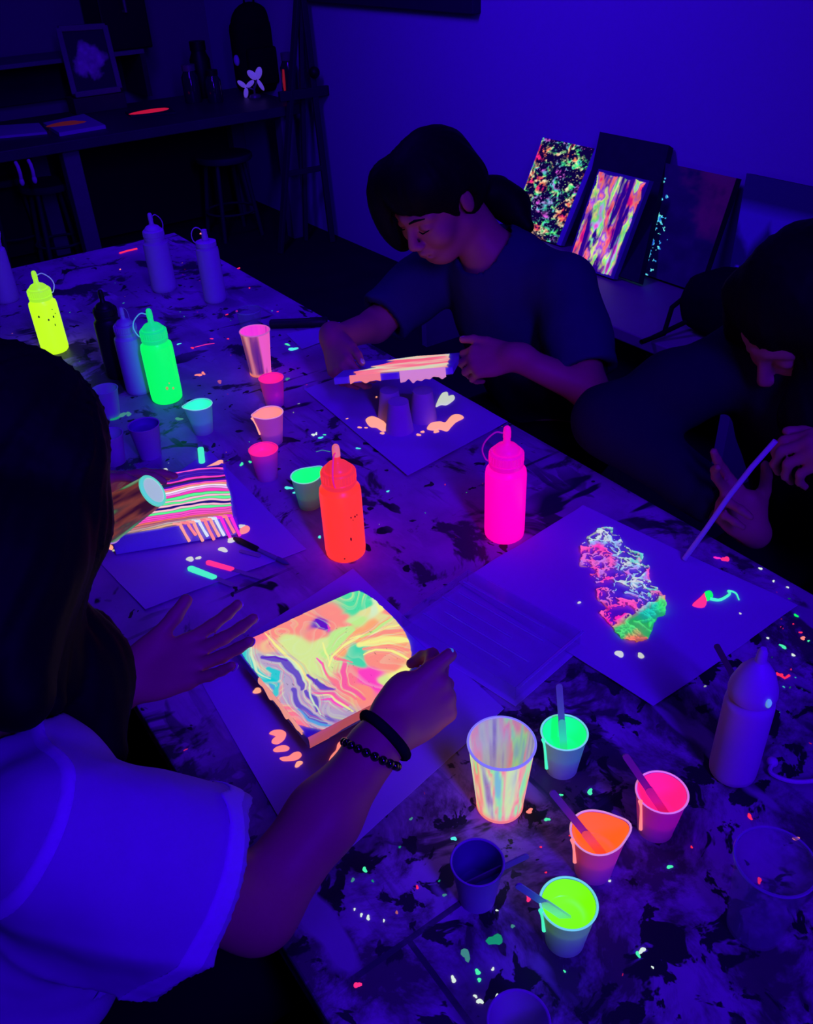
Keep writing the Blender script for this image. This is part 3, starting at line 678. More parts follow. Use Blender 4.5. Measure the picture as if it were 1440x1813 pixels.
# ------------------------------------------------------------------ squeeze bottles
def bottle(px, py, label, mb, mc, s=1.0, h=1.0, tether=0.6, tip=None, grp='squeeze bottles on the table', cap='nozzle', mt=None, rw=1.0):
    p = at(px, py)
    t = thing('squeeze_bottle', label, 'squeeze bottle', (p[0], p[1], TZ), group=grp)
    r, H = .0335*s*rw, .132*s*h
    B().lathe([(0, 0), (r*.86, 0), (r*.97, .004*s), (r, .012*s), (r, H-.012*s), (r*.97, H-.004*s), (r*.84, H), (r*.8, H+.004*s), (0, H+.004*s)], 40).out('bottle_body', mb, t)
    if cap == 'nozzle':
        z = H+.004*s; b = B().lathe([(0, z), (r*.8, z), (r*.83, z+.003*s), (r*.83, z+.008*s), (r*.79, z+.0095*s), (r*.83, z+.011*s), (r*.82, z+.024*s), (r*.74, z+.027*s), (0, z+.027*s)], 48)
        for k in range(30):
            a = 2*PI*k/30; b.bar((r*.83*math.cos(a), r*.83*math.sin(a), z+.0115*s), (r*.82*math.cos(a), r*.82*math.sin(a), z+.0235*s), .0016, .0012)
        b.out('screw_cap', mc, t)
        z2 = z+.027*s
        B().lathe([(0, z2), (r*.64, z2), (r*.62, z2+.004*s), (r*.48, z2+.009*s), (r*.25, z2+.0125*s), (.0062*s, z2+.015*s), (.0046*s, z2+.034*s), (0, z2+.034*s)], 32).out('nozzle', mc, t)
        zt = z2+.024*s
        B().lathe([(0, zt), (.0063*s, zt), (.0063*s, zt+.010*s), (.0054*s, zt+.0165*s), (.0035*s, zt+.019*s), (0, zt+.0195*s)], 20).out('tip_cap', tip or mc, t)
        if tether is not None:
            a = tether; c, sn = math.cos(a), math.sin(a)
            pts = [(.006*s, zt+.008*s), (r*.55, zt+.010*s), (r*1.0, zt-.004*s), (r*1.15, zt-.02*s), (r*1.0, z2-.012*s), (r*.84, z2-.017*s)]
            B().tube(cr([(q*c, q*sn, w_) for q, w_ in pts]), .0013*s, 8).out('cap_strap', mt or mc, t)
    elif cap == 'cone':
        z = H+.004*s
        B().lathe([(0, z), (r*.95, z), (r*.98, z+.006*s), (r*.95, z+.014*s), (r*.72, z+.034*s), (r*.42, z+.047*s), (r*.22, z+.053*s), (r*.2, z+.066*s), (r*.12, z+.072*s), (0, z+.072*s)], 40).out('cone_cap', mc, t)
    elif cap == 'flip':
        z = H+.004*s
        B().lathe([(0, z), (r*.9, z), (r*.9, z+.012*s), (r*.62, z+.016*s), (0, z+.016*s)], 32).out('screw_cap', mc, t)
        B().lathe([(0, z+.016*s), (r*.3, z+.016*s), (r*.24, z+.046*s), (0, z+.048*s)], 20).out('nozzle', mc, t)
        c, sn = math.cos(tether), math.sin(tether)
        ring = [(r*(.62+.5*math.cos(k)), z+.03*s+.024*s*math.sin(k)) for k in np.linspace(-2.2, 2.6, 18)]
        B().tube([(q*c, q*sn, w_) for q, w_ in ring], .0014, 8).out('cap_strap', mt or mc, t)
        B().blob((r*.28*c, r*.28*sn, z+.034*s), .003, .003).out('paint_speck', neon('salmon'), t)
    return t
OR, PK, GRN, YEL = neon('orange'), neon('pink'), neon('green'), neon('yellow')
capo = mat('orange_cap', (.6, .05, .05), .35, emit=lin((245, 45, 45)), es=.85); capp = mat('pink_cap', (.6, .0, .3), .35, emit=lin((240, 0, 150)), es=.8)  # caps emit in place of light coming through from the paint beneath
capg = mat('green_cap', (.05, .6, .2), .35, emit=lin((5, 235, 100)), es=.75); capy = mat('yellow_cap', (.4, .6, .05), .35, emit=lin((170, 250, 25)), es=.85)
t = bottle(613, 978, 'glowing orange squeeze bottle with black flecks, in the middle of the table', OR, capo, .98, tether=-2.3, tip=mat('smeared_tip', (.6, .3, .2), .4, emit=lin((250, 120, 90)), es=.7), mt=mat('magenta_strap', (.6, 0, .3), .4, emit=lin((240, 30, 90)), es=.7))
R_ = .0335*.98
def flecks(t, lst, r, m=BLACKP):
    """small dried flecks on a bottle side facing az (radians), heights in metres"""
    b = B()
    for az, z, w_, h_ in lst: b.ball((math.cos(az)*r, math.sin(az)*r, z), (w_, w_, h_), None, 5)
    return b.out('dried_flecks', m, t)
fa = math.atan2(-t.location.y, -t.location.x)
flecks(t, [(fa+.3, .048, .0012, .0035), (fa+.4, .088, .001, .0015), (fa+.62, .087, .0012, .002), (fa+.75, .088, .001, .0016), (fa+.5, .082, .0008, .0009), (fa-.1, .012, .0012, .001)], R_)
t = bottle(893, 946, 'glowing pink squeeze bottle standing alone right of the orange one', PK, capp, .985, tether=2.6, mt=mat('dull_pink_strap', (.4, 0, .3), .4, emit=lin((130, 0, 110)), es=.8))
t = bottle(297, 706, 'glowing green squeeze bottle with small orange flecks near its foot', GRN, capg, 1.0, tether=2.6, mt=mat('pale_strap', (.5, .6, .7), .4, emit=lin((70, 200, 190)), es=.4))
fa = math.atan2(-t.location.y, -t.location.x)
flecks(t, [(fa+.1, .04, .003, .004), (fa+.3, .05, .0015, .002), (fa+.5, .036, .0025, .003)], R_, mat('ochre_fleck', (.5, .3, .1), .5, emit=lin((200, 170, 70)), es=.8))
t = bottle(99, 620, 'glowing yellow squeeze bottle with dark flecks at the far left of the table', YEL, capy, .97, tether=-.2, mt=mat('white_strap', (.7, .7, .8), .4, emit=lin((120, 150, 200)), es=.35))
fa = math.atan2(-t.location.y, -t.location.x)
flecks(t, [(fa+.1, .09, .002, .0025), (fa+.5, .094, .0018, .003), (fa+.7, .1, .001, .002), (fa+.45, .074, .0012, .003), (fa-.5, .1, .002, .003), (fa+.55, .112, .001, .0016)], .0335, mat('dark_green_fleck', (.05, .15, .03), .5))
bottle(292, 513, 'plain pale violet squeeze bottle at the far end, with a pointed nozzle', WHITEP, WHITEP, 1.03, h=1.02, tether=.4)
bottle(382, 532, 'plain pale violet squeeze bottle at the far end, with a looped cap strap', WHITEP, WHITEP, .9, h=1.25, cap='flip', tether=2.7)
bottle(14, 532, 'plain pale violet squeeze bottle cut by the photo edge behind the yellow bottle', WHITEP, WHITEP, 1.0, h=1.12, tether=.4)
bottle(214, 664, 'black squeeze bottle standing behind the glowing green one', BLACKP, BLACKP, .92, h=1.12, tether=None)
bottle(248, 692, 'tall pale bottle glowing blue-green just behind the green squeeze bottle', WHITEP, WHITEP, .86, h=1.16, tether=.9)
t = bottle(1296, 1366, 'plain white squeeze bottle with a blunt cone cap, near the right edge of the table', WHITEP, WHITEP, .94, h=1.02, cap='cone', rw=.86)
fa = math.atan2(-t.location.y, -t.location.x)
flecks(t, [(fa+.75, .142, .0035, .006)], .0265, mat('pale_mint_fleck', (.5, .7, .7), .5, emit=lin((90, 170, 190)), es=.6))
pts = [(1368, 1352, .757), (1364, 1366, .757), (1380, 1377, .757), (1408, 1384, .757), (1442, 1382, .757), (1470, 1372, .757)]
o = B().tube(cr([at(x, y, z) for x, y, z in pts]), .0026, 8).ball(at(1368, 1349, .757), (.0065, .0065, .006)).out('cap_strap_loose', WHITEP); tag(o, 'loose white cap strap curling on the table right of the white bottle', 'strap')

# ------------------------------------------------------------------ cups
PCUP = mat('paper_cup', (.62, .42, .72), .8, spec=.1, var=.04)
def translucent(M, f=.5, col=(.85, .6, .95)):
    nt = M.node_tree; N = nt.nodes; out = N['Material Output']; tr = N.new('ShaderNodeBsdfTranslucent'); tr.inputs[0].default_value = (*col, 1)
    mx = N.new('ShaderNodeMixShader'); mx.inputs[0].default_value = f
    nt.links.new(N['Principled BSDF'].outputs[0], mx.inputs[1]); nt.links.new(tr.outputs[0], mx.inputs[2]); nt.links.new(mx.outputs[0], out.inputs[0])
translucent(PCUP)
def cup(px, py, label, paint=None, level=.45, mcup=PCUP, spout=None, s=1.0, drip=None, lip=None, coat=.992, up=False, grp='small paper cups on the table', rot=0, px_h=None):
    p = at(px, py)
    t = thing('paper_cup', label, 'cup', (p[0], p[1], TZ), group=grp)
    h, r0, r1 = .0615*s, .0188*s, .0268*s
    n = 56
    def rad(zf, a):
        r = r0+(r1-r0)*zf
        if spout is not None:
            d = (a-spout+PI) % (2*PI)-PI
            r *= 1+zf**2*(.24*math.exp(-(d/.38)**2)-.07*math.exp(-((abs(d)-1.2)/.6)**2))
        return r
    def ring(zf, off=0.0, wob=0.0):
        out = []
        for i in range(n):
            a = 2*PI*i/n; r = rad(zf, a)-off; z = h*zf+wob*math.sin(a*5+px)*h
            if spout is not None and zf > .9:
                d = (a-spout+PI) % (2*PI)-PI; z += .0035*math.exp(-(d/.5)**2)
            z = h-z if up else z
            out.append((r*math.cos(a), r*math.sin(a), z))
        return out
    def loft(rings, capf, capl):
        V = [v for r in rings for v in r]; F = []
        for k in range(len(rings)-1):
            for i in range(n): F.append((k*n+i, k*n+(i+1) % n, (k+1)*n+(i+1) % n, (k+1)*n+i))
        if capf: F.append(tuple(range(n))[::-1])
        if capl: F.append(tuple(range((len(rings)-1)*n, len(rings)*n)))
        return V, F
    V, F = loft([ring(0, .001), ring(.0, -.0003), ring(.06, 0), ring(.5), ring(.97), ring(1, -.0006), ring(1.012, .0002), ring(1, .0014), ring(.5, .0012), ring(.08, .0012)], True, True)
    o = put('cup_wall', V, F, mcup, t); o.data.set_sharp_from_angle(angle=.9)
    V, F = loft([ring(.99, -.0006), ring(1.003, -.0011), ring(1.017, -.0004), ring(1.015, .0008), ring(1.0, .0013)], False, False)
    put('rolled_rim', V, F, lip or mcup, t)
    if paint is not None:
        V, F = loft([ring(coat, .0016, .004), ring(level+.02, .0016), ring(level, .003), ring(level-.002, .012)], False, True)
        o = put('paint', V, F, paint, t); o.data.set_sharp_from_angle(angle=.9)
    if drip is not None:
        dm, az, L = drip
        pts = [((rad(zf, az)+.0012)*math.cos(az+q), (rad(zf, az)+.0012)*math.sin(az+q), h*zf+.0005) for zf, q in ((1.01, 0), (.9, .03), (.75, .05), (1-L, .04))]
        B().tube(pts, [.0026, .0014, .0013, .0021], 8).out('paint_drip', dm, t)
    return t
def toward(px, py): p = at(px, py); return math.atan2(-p[1], -p[0])
RIMG = mat('mint_rim', (.5, .7, .6), .6, emit=lin((120, 235, 180)), es=.7); RIMP = mat('pink_rim', (.7, .5, .6), .6, emit=lin((255, 140, 190)), es=.6); RIMO = mat('salmon_rim', (.7, .5, .5), .6, emit=lin((255, 170, 170)), es=.6)
LIME2 = mat('lime_paint', (.2, .6, .02), .3, emit=lin((115, 255, 5)), es=1.0); GREEN2 = mat('emerald_paint', (.05, .6, .2), .35, emit=lin((15, 235, 110)), es=.95); ORG2 = mat('tangerine_paint', (.6, .2, .05), .35, emit=lin((255, 90, 25)), es=1.0)
HOT2 = mat('hot_pink_paint', (.6, .05, .2), .4, emit=lin((250, 30, 120)), es=.9)
g1 = cup(994, 1358, 'paper cup of glowing green paint in front, nearest the marbled cup', GREEN2, .5, lip=RIMG, drip=(neon('mint', 1.0), toward(994, 1358)-.95, .85))
g2 = cup(1160, 1466, 'paper cup of glowing pink paint in front, nearest the white bottle', HOT2, .4, lip=RIMP, drip=(neon('salmon'), toward(1160, 1466)-.75, .8), s=1.02)
g3 = cup(1050, 1538, 'paper cup of glowing orange paint in front, between the pink and lime cups', ORG2, .5, lip=RIMO, spout=toward(1050, 1538)+2.0, drip=(neon('salmon'), toward(1050, 1538)-.95, .6), s=1.04)
g4 = cup(1000, 1662, 'paper cup of glowing lime paint, frontmost of the filled cups', LIME2, .62, lip=RIMG, drip=(neon('mint'), toward(1000, 1662)-1.05, .55), s=1.02)
g5 = cup(845, 1588, 'dark paper cup of unlit blue paint left of the lime cup', mat('dull_blue_paint', (.1, .1, .25), .5), .3, mcup=mat('violet_cup', (.34, .2, .46), .8, spec=.1))
cup(915, 1868, 'pale paper cup cut by the bottom edge of the photo', None, mcup=PCUP)
cup(487, 716, 'paper cup with bright pink inside, right behind the orange-lined one', HOT2, .3, lip=HOT2, spout=toward(487, 716)+.2)
cup(483, 782, 'paper cup with an orange inside, in the middle of the row by the copper cup', neon('salmon'), .35, lip=RIMO, spout=toward(483, 782)-1.2, drip=(neon('peach'), toward(483, 782)-1.15, .6), s=1.05)
cup(474, 845, 'paper cup with bright pink inside, nearest the striped canvas', HOT2, .75, lip=HOT2, s=.98)
cup(549, 894, 'paper cup of green paint touching the orange bottle from behind', GREEN2, .35, lip=RIMG, spout=toward(549, 894)+2.1)
on_c = cup(361, 764, 'paper cup lined with mint paint in front of the green bottle', mat('mint_paint', (.2, .6, .4), .4, emit=lin((40, 240, 150)), es=.9), .4, lip=RIMG, spout=toward(361, 764)-1.3)
cup(197, 735, 'empty paper cup left of the green bottle', None)
cup(267, 806, 'violet cup with a wide rim in front of the green bottle', mat('violet_paint', (.15, .1, .35), .5), .8, mcup=mat('violet_cup2', (.36, .2, .46), .8), s=1.1)
cup(205, 818, 'pale cup half hidden behind the dark-haired person in white', None)
LAV = mat('lavender_cup', (.42, .24, .5), .8, spec=.1)
cup(692, 738, 'upturned cup under the held canvas, leftmost of three', None, mcup=LAV, up=True, s=1.0, grp='upturned cups under the canvas')
cup(708, 762, 'upturned cup under the held canvas, front one of three', None, mcup=LAV, up=True, s=1.06, grp='upturned cups under the canvas')
cup(750, 742, 'upturned cup under the held canvas, rightmost of three', None, mcup=LAV, up=True, s=1.06, grp='upturned cups under the canvas')

CLEARART = mat('paint_coated_plastic', (.25, .25, .3), .25, attr='paint', es=1.0, alpha='attr', var=.05, spec=.5)
def tumbler(base, label, fn, R=None, rimm=None, floor=None, h=.112, r0=.0265, r1=.0365, m=None, name='plastic_tumbler', grp='clear plastic tumblers'):
    t = thing(name, label, 'tumbler', tuple(base), group=grp)
    if R is not None: t.rotation_euler = R.to_euler()
    n, k = 90, 36; V = []; C = []; F = []
    for side in (0, 1):
        for j in range(k):
            zf = j/(k-1) if side == 0 else 1-j/(k-1)
            if side: zf = max(zf, .03)
            r = r0+(r1-r0)*zf-(.0011 if side else 0)
            for i in range(n):
                a = 2*PI*i/n; V.append((r*math.cos(a), r*math.sin(a), h*zf+.0002)); C.append((a, zf, side))
    for j in range(2*k-1):
        for i in range(n): F.append((j*n+i, j*n+(i+1) % n, (j+1)*n+(i+1) % n, (j+1)*n+i))
    F.append(tuple(range(n))[::-1]); F.append(tuple(range((2*k-1)*n, 2*k*n)))
    C = np.array(C); col = fn(C[:, 0], C[:, 1], C[:, 2])
    o = put('cup_wall', V, F, m or CLEARART, t, cols=col); o.data.set_sharp_from_angle(angle=.9)
    B().lathe([(r1-.001, h-.0015), (r1+.0012, h-.001), (r1+.0016, h+.0005), (r1+.0008, h+.0018), (r1-.001, h+.0014)], 56, closed=True).out('rolled_rim', rimm or PCUP, t)
    if floor is not None:
        B().lathe([(0, -.0012), (r0-.004, -.0012), (r0+.0006, -.0004), (r0+.0006, .004), (r0-.001, .004), (r0-.001, 0), (0, 0)], 48).out('base_ring', floor, t)
    return t
def marble(a, z, s):
    x, y = np.cos(a)*1.3, np.sin(a)*1.3
    wv = fbm(x*1.5, y*1.5, z*.9, s=81); v = fbm(x*2.1+wv*2, y*2.1+wv*2, z*.75+wv, s=82, o=3)
    c = ramp((v-.22)*1.85, [(0, lin((90, 80, 170))), (.18, lin((170, 165, 190))), (.33, lin((200, 225, 170))), (.45, lin((215, 245, 130))), (.58, lin((235, 190, 140))), (.72, lin((255, 125, 115))), (.86, lin((150, 240, 130))), (1, lin((120, 190, 190)))])
    k = np.where(s > .5, .55, .92)*np.where(z < .1, 1, 1)
    inn = ((s > .5)*np.clip(.75-np.clip((v-.5)*5, 0, 1), 0, 1))[:, None]; c = c*(1-inn)+np.array(lin((150, 120, 190)))*inn
    al = np.clip(.72+.4*(v-.4)*3, .35, 1)
    low = np.clip((.13-z)*8, 0, 1)[:, None]
    c = c*(1-low*.7)+np.array(lin((255, 90, 90)))*low*.7
    return np.concatenate([c*k[:, None], al[:, None]], 1)
p = at(885, 1424); tumbler((p[0], p[1], TZ+.0015), 'tall tumbler marbled with yellow, green and salmon paint, beside the swirled painting', marble, rimm=mat('violet_white_rim', (.7, .65, .8), .4, emit=lin((150, 150, 220)), es=.55), floor=neon('salmon', .8), h=.104)
def copper(a, z, s):
    v = fbm(np.cos(a)*2.2, np.sin(a)*2.2, z*.8, s=85); st = noise(a*9, z*.6, s=86)
    az = (a-toward(460, 660)+PI) % (2*PI)-PI
    c = ramp((v-.3)*1.6+.22*st, [(0, lin((40, 8, 30))), (.35, lin((110, 38, 32))), (.62, lin((200, 95, 60))), (1, lin((235, 160, 130)))])
    pk = np.clip((az-.3+(v-.5)*1.2)*6, 0, 1)*np.clip((1.9-az)*5, 0, 1)
    c = c*(1-pk)[:, None]+np.array(lin((250, 95, 170)))*pk[:, None]
    inner = ramp(st*.5+np.clip(np.sin(a-toward(460, 660)-2.2), 0, 1)*.5, [(0, lin((110, 40, 130))), (.5, lin((250, 60, 190))), (1, lin((240, 40, 200)))])
    c = np.where((s > .5)[:, None], inner, c)
    low = np.clip((.07-z)*20, 0, 1)[:, None]; c = c*(1-low)+np.array(lin((255, 130, 90)))*low
    return np.concatenate([c*.85, np.clip(.85+v*.2, 0, 1)[:, None]], 1)
p = at(462, 661); tumbler((p[0], p[1], TZ+.0015), 'tumbler smeared with copper and pink paint at the back of the cup row', copper, rimm=mat('copper_rim', (.6, .3, .4), .4, emit=lin((230, 110, 160)), es=.6), floor=mat('copper_foot', (.6, .3, .2), .4, emit=lin((240, 120, 80)), es=.8), h=.102, r0=.024, r1=.033)
CLEAR = mat('clear_plastic', (.3, .3, .42), .18, spec=.5, alpha=.2)
none = lambda a, z, s: np.zeros((len(a), 4))
p = at(1335, 1640); t = tumbler((p[0], p[1], TZ+.0015), 'empty clear tumbler, dim and close to the camera at the right of the table', none, m=CLEAR, rimm=mat('clear_rim', (.4, .4, .55), .2, alpha=.6), h=.108)
p = at(446, 590); t = tumbler((p[0], p[1], TZ+.0015), 'faint clear cup just behind the copper and pink tumbler', none, m=CLEAR, rimm=MATS['clear_rim'], h=.06, r0=.024, r1=.031)

# ------------------------------------------------------------------ stir sticks
STK = mat('wooden_stick', (.3, .26, .34), .6, var=.2)
def stick(a, b, label, m=STK, coat=None, frac=.4, w_=.0075, th=.0018, grp='stir sticks standing in cups', flip=False):
    a, b = Vector(a), Vector(b); d = b-a; L = d.length; z = d.normalized()
    x = z.cross(Vector((0, 0, 1))) if abs(z.z) < .95 else Vector((1, 0, 0))
    if abs(z.z) > .35: x = Vector((RT[0], RT[1], RT[2]))-z*z.dot(Vector(RT))
    x.normalize(); y = z.cross(x)
    R = rotm(x, y, z)
    t = thing('stir_stick', label, 'stir stick', tuple(a), group=grp)
    t.rotation_euler = R.to_euler()
    def blade(z0, z1, ww, tt):
        V = []; n = 8
        out = [(ww/2*math.cos(q), z0+ww/2-ww/2*math.sin(q)) for q in np.linspace(PI, 0, n)]
        out = [(-ww/2*math.cos(q), z0+ww/2-ww/2*math.sin(q)) for q in np.linspace(0, PI, n)]+[(ww/2*math.cos(q), z1-ww/2+ww/2*math.sin(q)) for q in np.linspace(0, PI, n)]
        k = len(out); V = [(u, -tt/2, v) for u, v in out]+[(u, tt/2, v) for u, v in out]
        F = [tuple(range(k)), tuple(range(2*k-1, k-1, -1))]+[(i, i+k, (i+1) % k+k, (i+1) % k) for i in range(k)]
        return V, F
    V, F = blade(0, L, w_, th); put('stick_blade', V, F, m, t, smooth=False)
    if coat is not None:
        V, F = blade(-.0004, L*frac, w_*1.18, th*1.8); put('paint_coat', V, F, coat, t, smooth=False)
        if flip:
            t.location = tuple(b); t.rotation_euler = (rotm(x, -y, -z)).to_euler()
    return t
def cupstick(c, px, py, zt, label, coat, frac=.45, off=.3, m=STK):
    top = at(px, py, zt); b_ = np.array(c.location)+np.array([0, 0, .02]); d = top-b_; b_ = b_-np.array([d[0], d[1], 0])*off
    return stick(b_, top, label, m, coat, frac)
cupstick(g1, 990, 1210, TZ+.115, 'flat stick standing in the green cup beside the marbled tumbler', mat('green_smear', (.2, .5, .3), .4, emit=lin((30, 170, 100)), es=.7), .55)
cupstick(g2, 1106, 1335, TZ+.108, 'flat stick standing in the pink cup nearest the white bottle', mat('pink_smear', (.4, .1, .2), .4, emit=lin((170, 20, 100)), es=.5), .5, m=mat('pinkish_stick', (.42, .14, .25), .6))
cupstick(g3, 976, 1400, TZ+.105, 'flat stick standing in the front orange cup', mat('orange_smear', (.5, .2, .1), .4, emit=lin((200, 70, 40)), es=.6), .45, m=MATS['pinkish_stick'])
cupstick(g4, 915, 1566, TZ+.092, 'flat green-tinged stick leaning in the lime cup', mat('lime_smear', (.3, .5, .3), .4, emit=lin((90, 150, 110)), es=.6), .62, m=mat('greenish_stick', (.3, .42, .42), .6))
cupstick(g5, 936, 1514, TZ+.068, 'flat dark stick leaning out of the blue paint cup', None)
def lying(a, b, label, coat=None, frac=.5, m=STK, z=.0035, **k):
    return stick(at(*a, TZ+z), at(*b, TZ+z), label, m, coat, frac, grp='paint sticks lying on the table', **k)
lying((334, 1005), (414, 1037), 'mint-coated stick lying on the left paper sheet', neon('mint'), .62, w_=.009)
lying((366, 995), (464, 1024), 'red-coated stick lying behind the mint-coated one on the left sheet', neon('hot'), .5)
lying((358, 820), (354, 782), 'short stick with a bright mint tip beyond the striped canvas', neon('mint'), .72, w_=.01)
lying((362, 833), (420, 802), 'stick smeared with orange paint at the back corner of the left sheet', neon('peach', 1.0), .55, w_=.009)
lying((424, 975), (462, 985), 'bare violet stick lying beside the black-handled brush', None)
a, b_ = at(415, 953, TZ+.006), at(512, 999, TZ+.006)
t = thing('paint_brush', 'paint brush with a black handle lying on the left paper sheet', 'paint brush', tuple(a)); v = b_-a
B().tube([(0, 0, 0), tuple(v*.1), tuple(v*.42), tuple(v*.46)], [.003, .0055, .005, .003], 10).out('handle', BLACKP, t)
B().tube([tuple(v*.46), tuple(v*.8)], [.0032, .004], 10).out('ferrule', mat('brush_ferrule', (.2, .16, .3), .4), t)
B().tube([tuple(v*.8), tuple(v*.92), tuple(v)], [.0042, .0045, .0012], 10).out('bristles', mat('bristles', (.12, .1, .2), .8), t)
a, b_ = at(478, 574, TZ+.012), at(580, 570, TZ+.012); v = b_-a
t = thing('marker_pen', 'thick black marker lying at the far edge of the table', 'marker', tuple(a))
B().tube([(0, 0, 0), tuple(v*.02), tuple(v*.7)], [.009, .012, .012], 14).out('barrel', BLACKP, t); B().tube([tuple(v*.7), tuple(v*.98), tuple(v)], [.0132, .0132, .011], 14).out('cap', BLACKP, t)
stick(at(1335, 1262, TZ+.003), at(1268, 1141, TZ+.11), 'dark stick leaning behind the cone-capped white bottle', mat('dark_stick', (.1, .05, .07), .6), None, grp=None)

# ------------------------------------------------------------------ clear acrylic tray
tc_ = [at(x, y, TZ+.026) for x, y in ((722, 1090), (838, 998), (1022, 1131), (900, 1221))]
ce = sum(tc_)/4; ux = ((tc_[1]-tc_[0])+(tc_[2]-tc_[3]))/2; wd = np.linalg.norm(ux); ln = (np.linalg.norm(tc_[0]-tc_[3])+np.linalg.norm(tc_[1]-tc_[2]))/2
rz = math.atan2(ux[1], ux[0])
t = thing('acrylic_box', 'clear shallow acrylic box with a grooved lid beside the swirled painting', 'box', (ce[0], ce[1], TZ+.0015), rz)
ACR = mat('clear_acrylic', (.25, .22, .5), .06, spec=.7, alpha=.12, var=.02); ACE = mat('acrylic_edge', (.45, .25, .7), .12, spec=.9, alpha=.6, var=.02)
b = B(); b.box((0, 0, .0255), (wd, ln, .0025), bev=.0008)
b.out('lid', ACR, t, smooth=False)
b = B()
for x, l0, l1 in ((-.33, -.36, .4), (-.17, -.42, .3), (-.02, -.2, .42), (.14, -.38, .36), (.3, -.3, .42)): b.tube([(x*wd, l0*ln, .0268), (x*wd, (l0+l1)/2*ln, .0268), (x*wd, l1*ln, .0268)], .0016, 12)
b.out('lid_grooves', ACE, t, smooth=False)
for c, d in (((-wd/2+.001, 0, .0125), (.002, ln, .0232)), ((wd/2-.001, 0, .0125), (.002, ln, .0232)), ((0, ln/2-.001, .0125), (wd-.0042, .002, .0232)), ((0, -ln/2+.001, .0125), (wd-.0042, .002, .0232))):
    B().box(c, d).out('side_wall', ACR, t, smooth=False)
B().box((0, 0, .0004), (wd+.012, ln+.012, .0016), bev=.0006).out('base_plate', mat('tray_base', (.42, .2, .62), .5), t, smooth=False)
B().box((.0, -ln/2-.0035, .0275), (wd, .004, .002), bev=.0006).out('lid_lip', ACE, t, smooth=False)
flecks(t, [], 1) if False else None
"""painted canvases"""
SEEDS = {
'M':[(0.882,0.984),(0.925,0.867),(0.834,0.826),(0.895,0.793),(0.852,0.908),(0.971,0.86),(0.945,0.95)],
'W':[(0.963,0.769),(0.899,0.722)],
'Y':[(0.972,0.708),(0.73,0.111),(0.973,0.734),(0.69,0.097)],
'S':[(0.534,0.972),(0.723,0.911),(0.722,0.803),(0.375,0.909),(0.517,0.776),(0.29,0.922),(0.69,0.303),(0.783,0.28),(0.433,0.114),(0.711,0.732),(0.997,0.621),(0.741,0.195),(0.491,0.114),(0.46,0.923),(0.635,0.79)],
'V':[(0.575,0.849),(0.575,0.809)],
'G':[(0.689,0.697),(0.604,0.66),(0.53,0.615),(0.459,0.572),(0.766,0.717),(0.646,0.678)],
'H':[(0.363,0.668),(0.387,0.578),(0.34,0.734),(0.307,0.784),(0.431,0.474),(0.316,0.584),(0.477,0.655),(0.62,0.105)],
'K':[(0.169,0.863),(0.151,0.914),(0.155,1.012),(0.011,0.344),(-0.007,0.233),(-0.005,0.111),(0.048,0.013),(0.086,-0.015),(0.468,0.241),(0.016,0.404),(-0.009,0.154),(0.005,0.306),(0.158,-0.01),(0.517,0.271)],
'D':[(0.075,0.765),(0.127,0.587),(0.153,0.718),(0.084,0.375),(0.114,0.226),(0.237,0.052),(0.224,0.102),(0.08,0.833)],
'P':[(0.2,0.038),(0.142,0.081)],
'A':[(0.627,0.397),(0.597,0.373),(0.607,0.342),(0.648,0.442)],
'N':[(0.578,0.225),(0.559,0.15),(0.569,0.187),(0.56,0.106)],
'O':[(0.732,0.538),(0.7,0.612),(0.585,0.501),(0.83,0.565),(0.859,0.368)],
'X':[(0.94,0.585),(0.866,0.747)]}
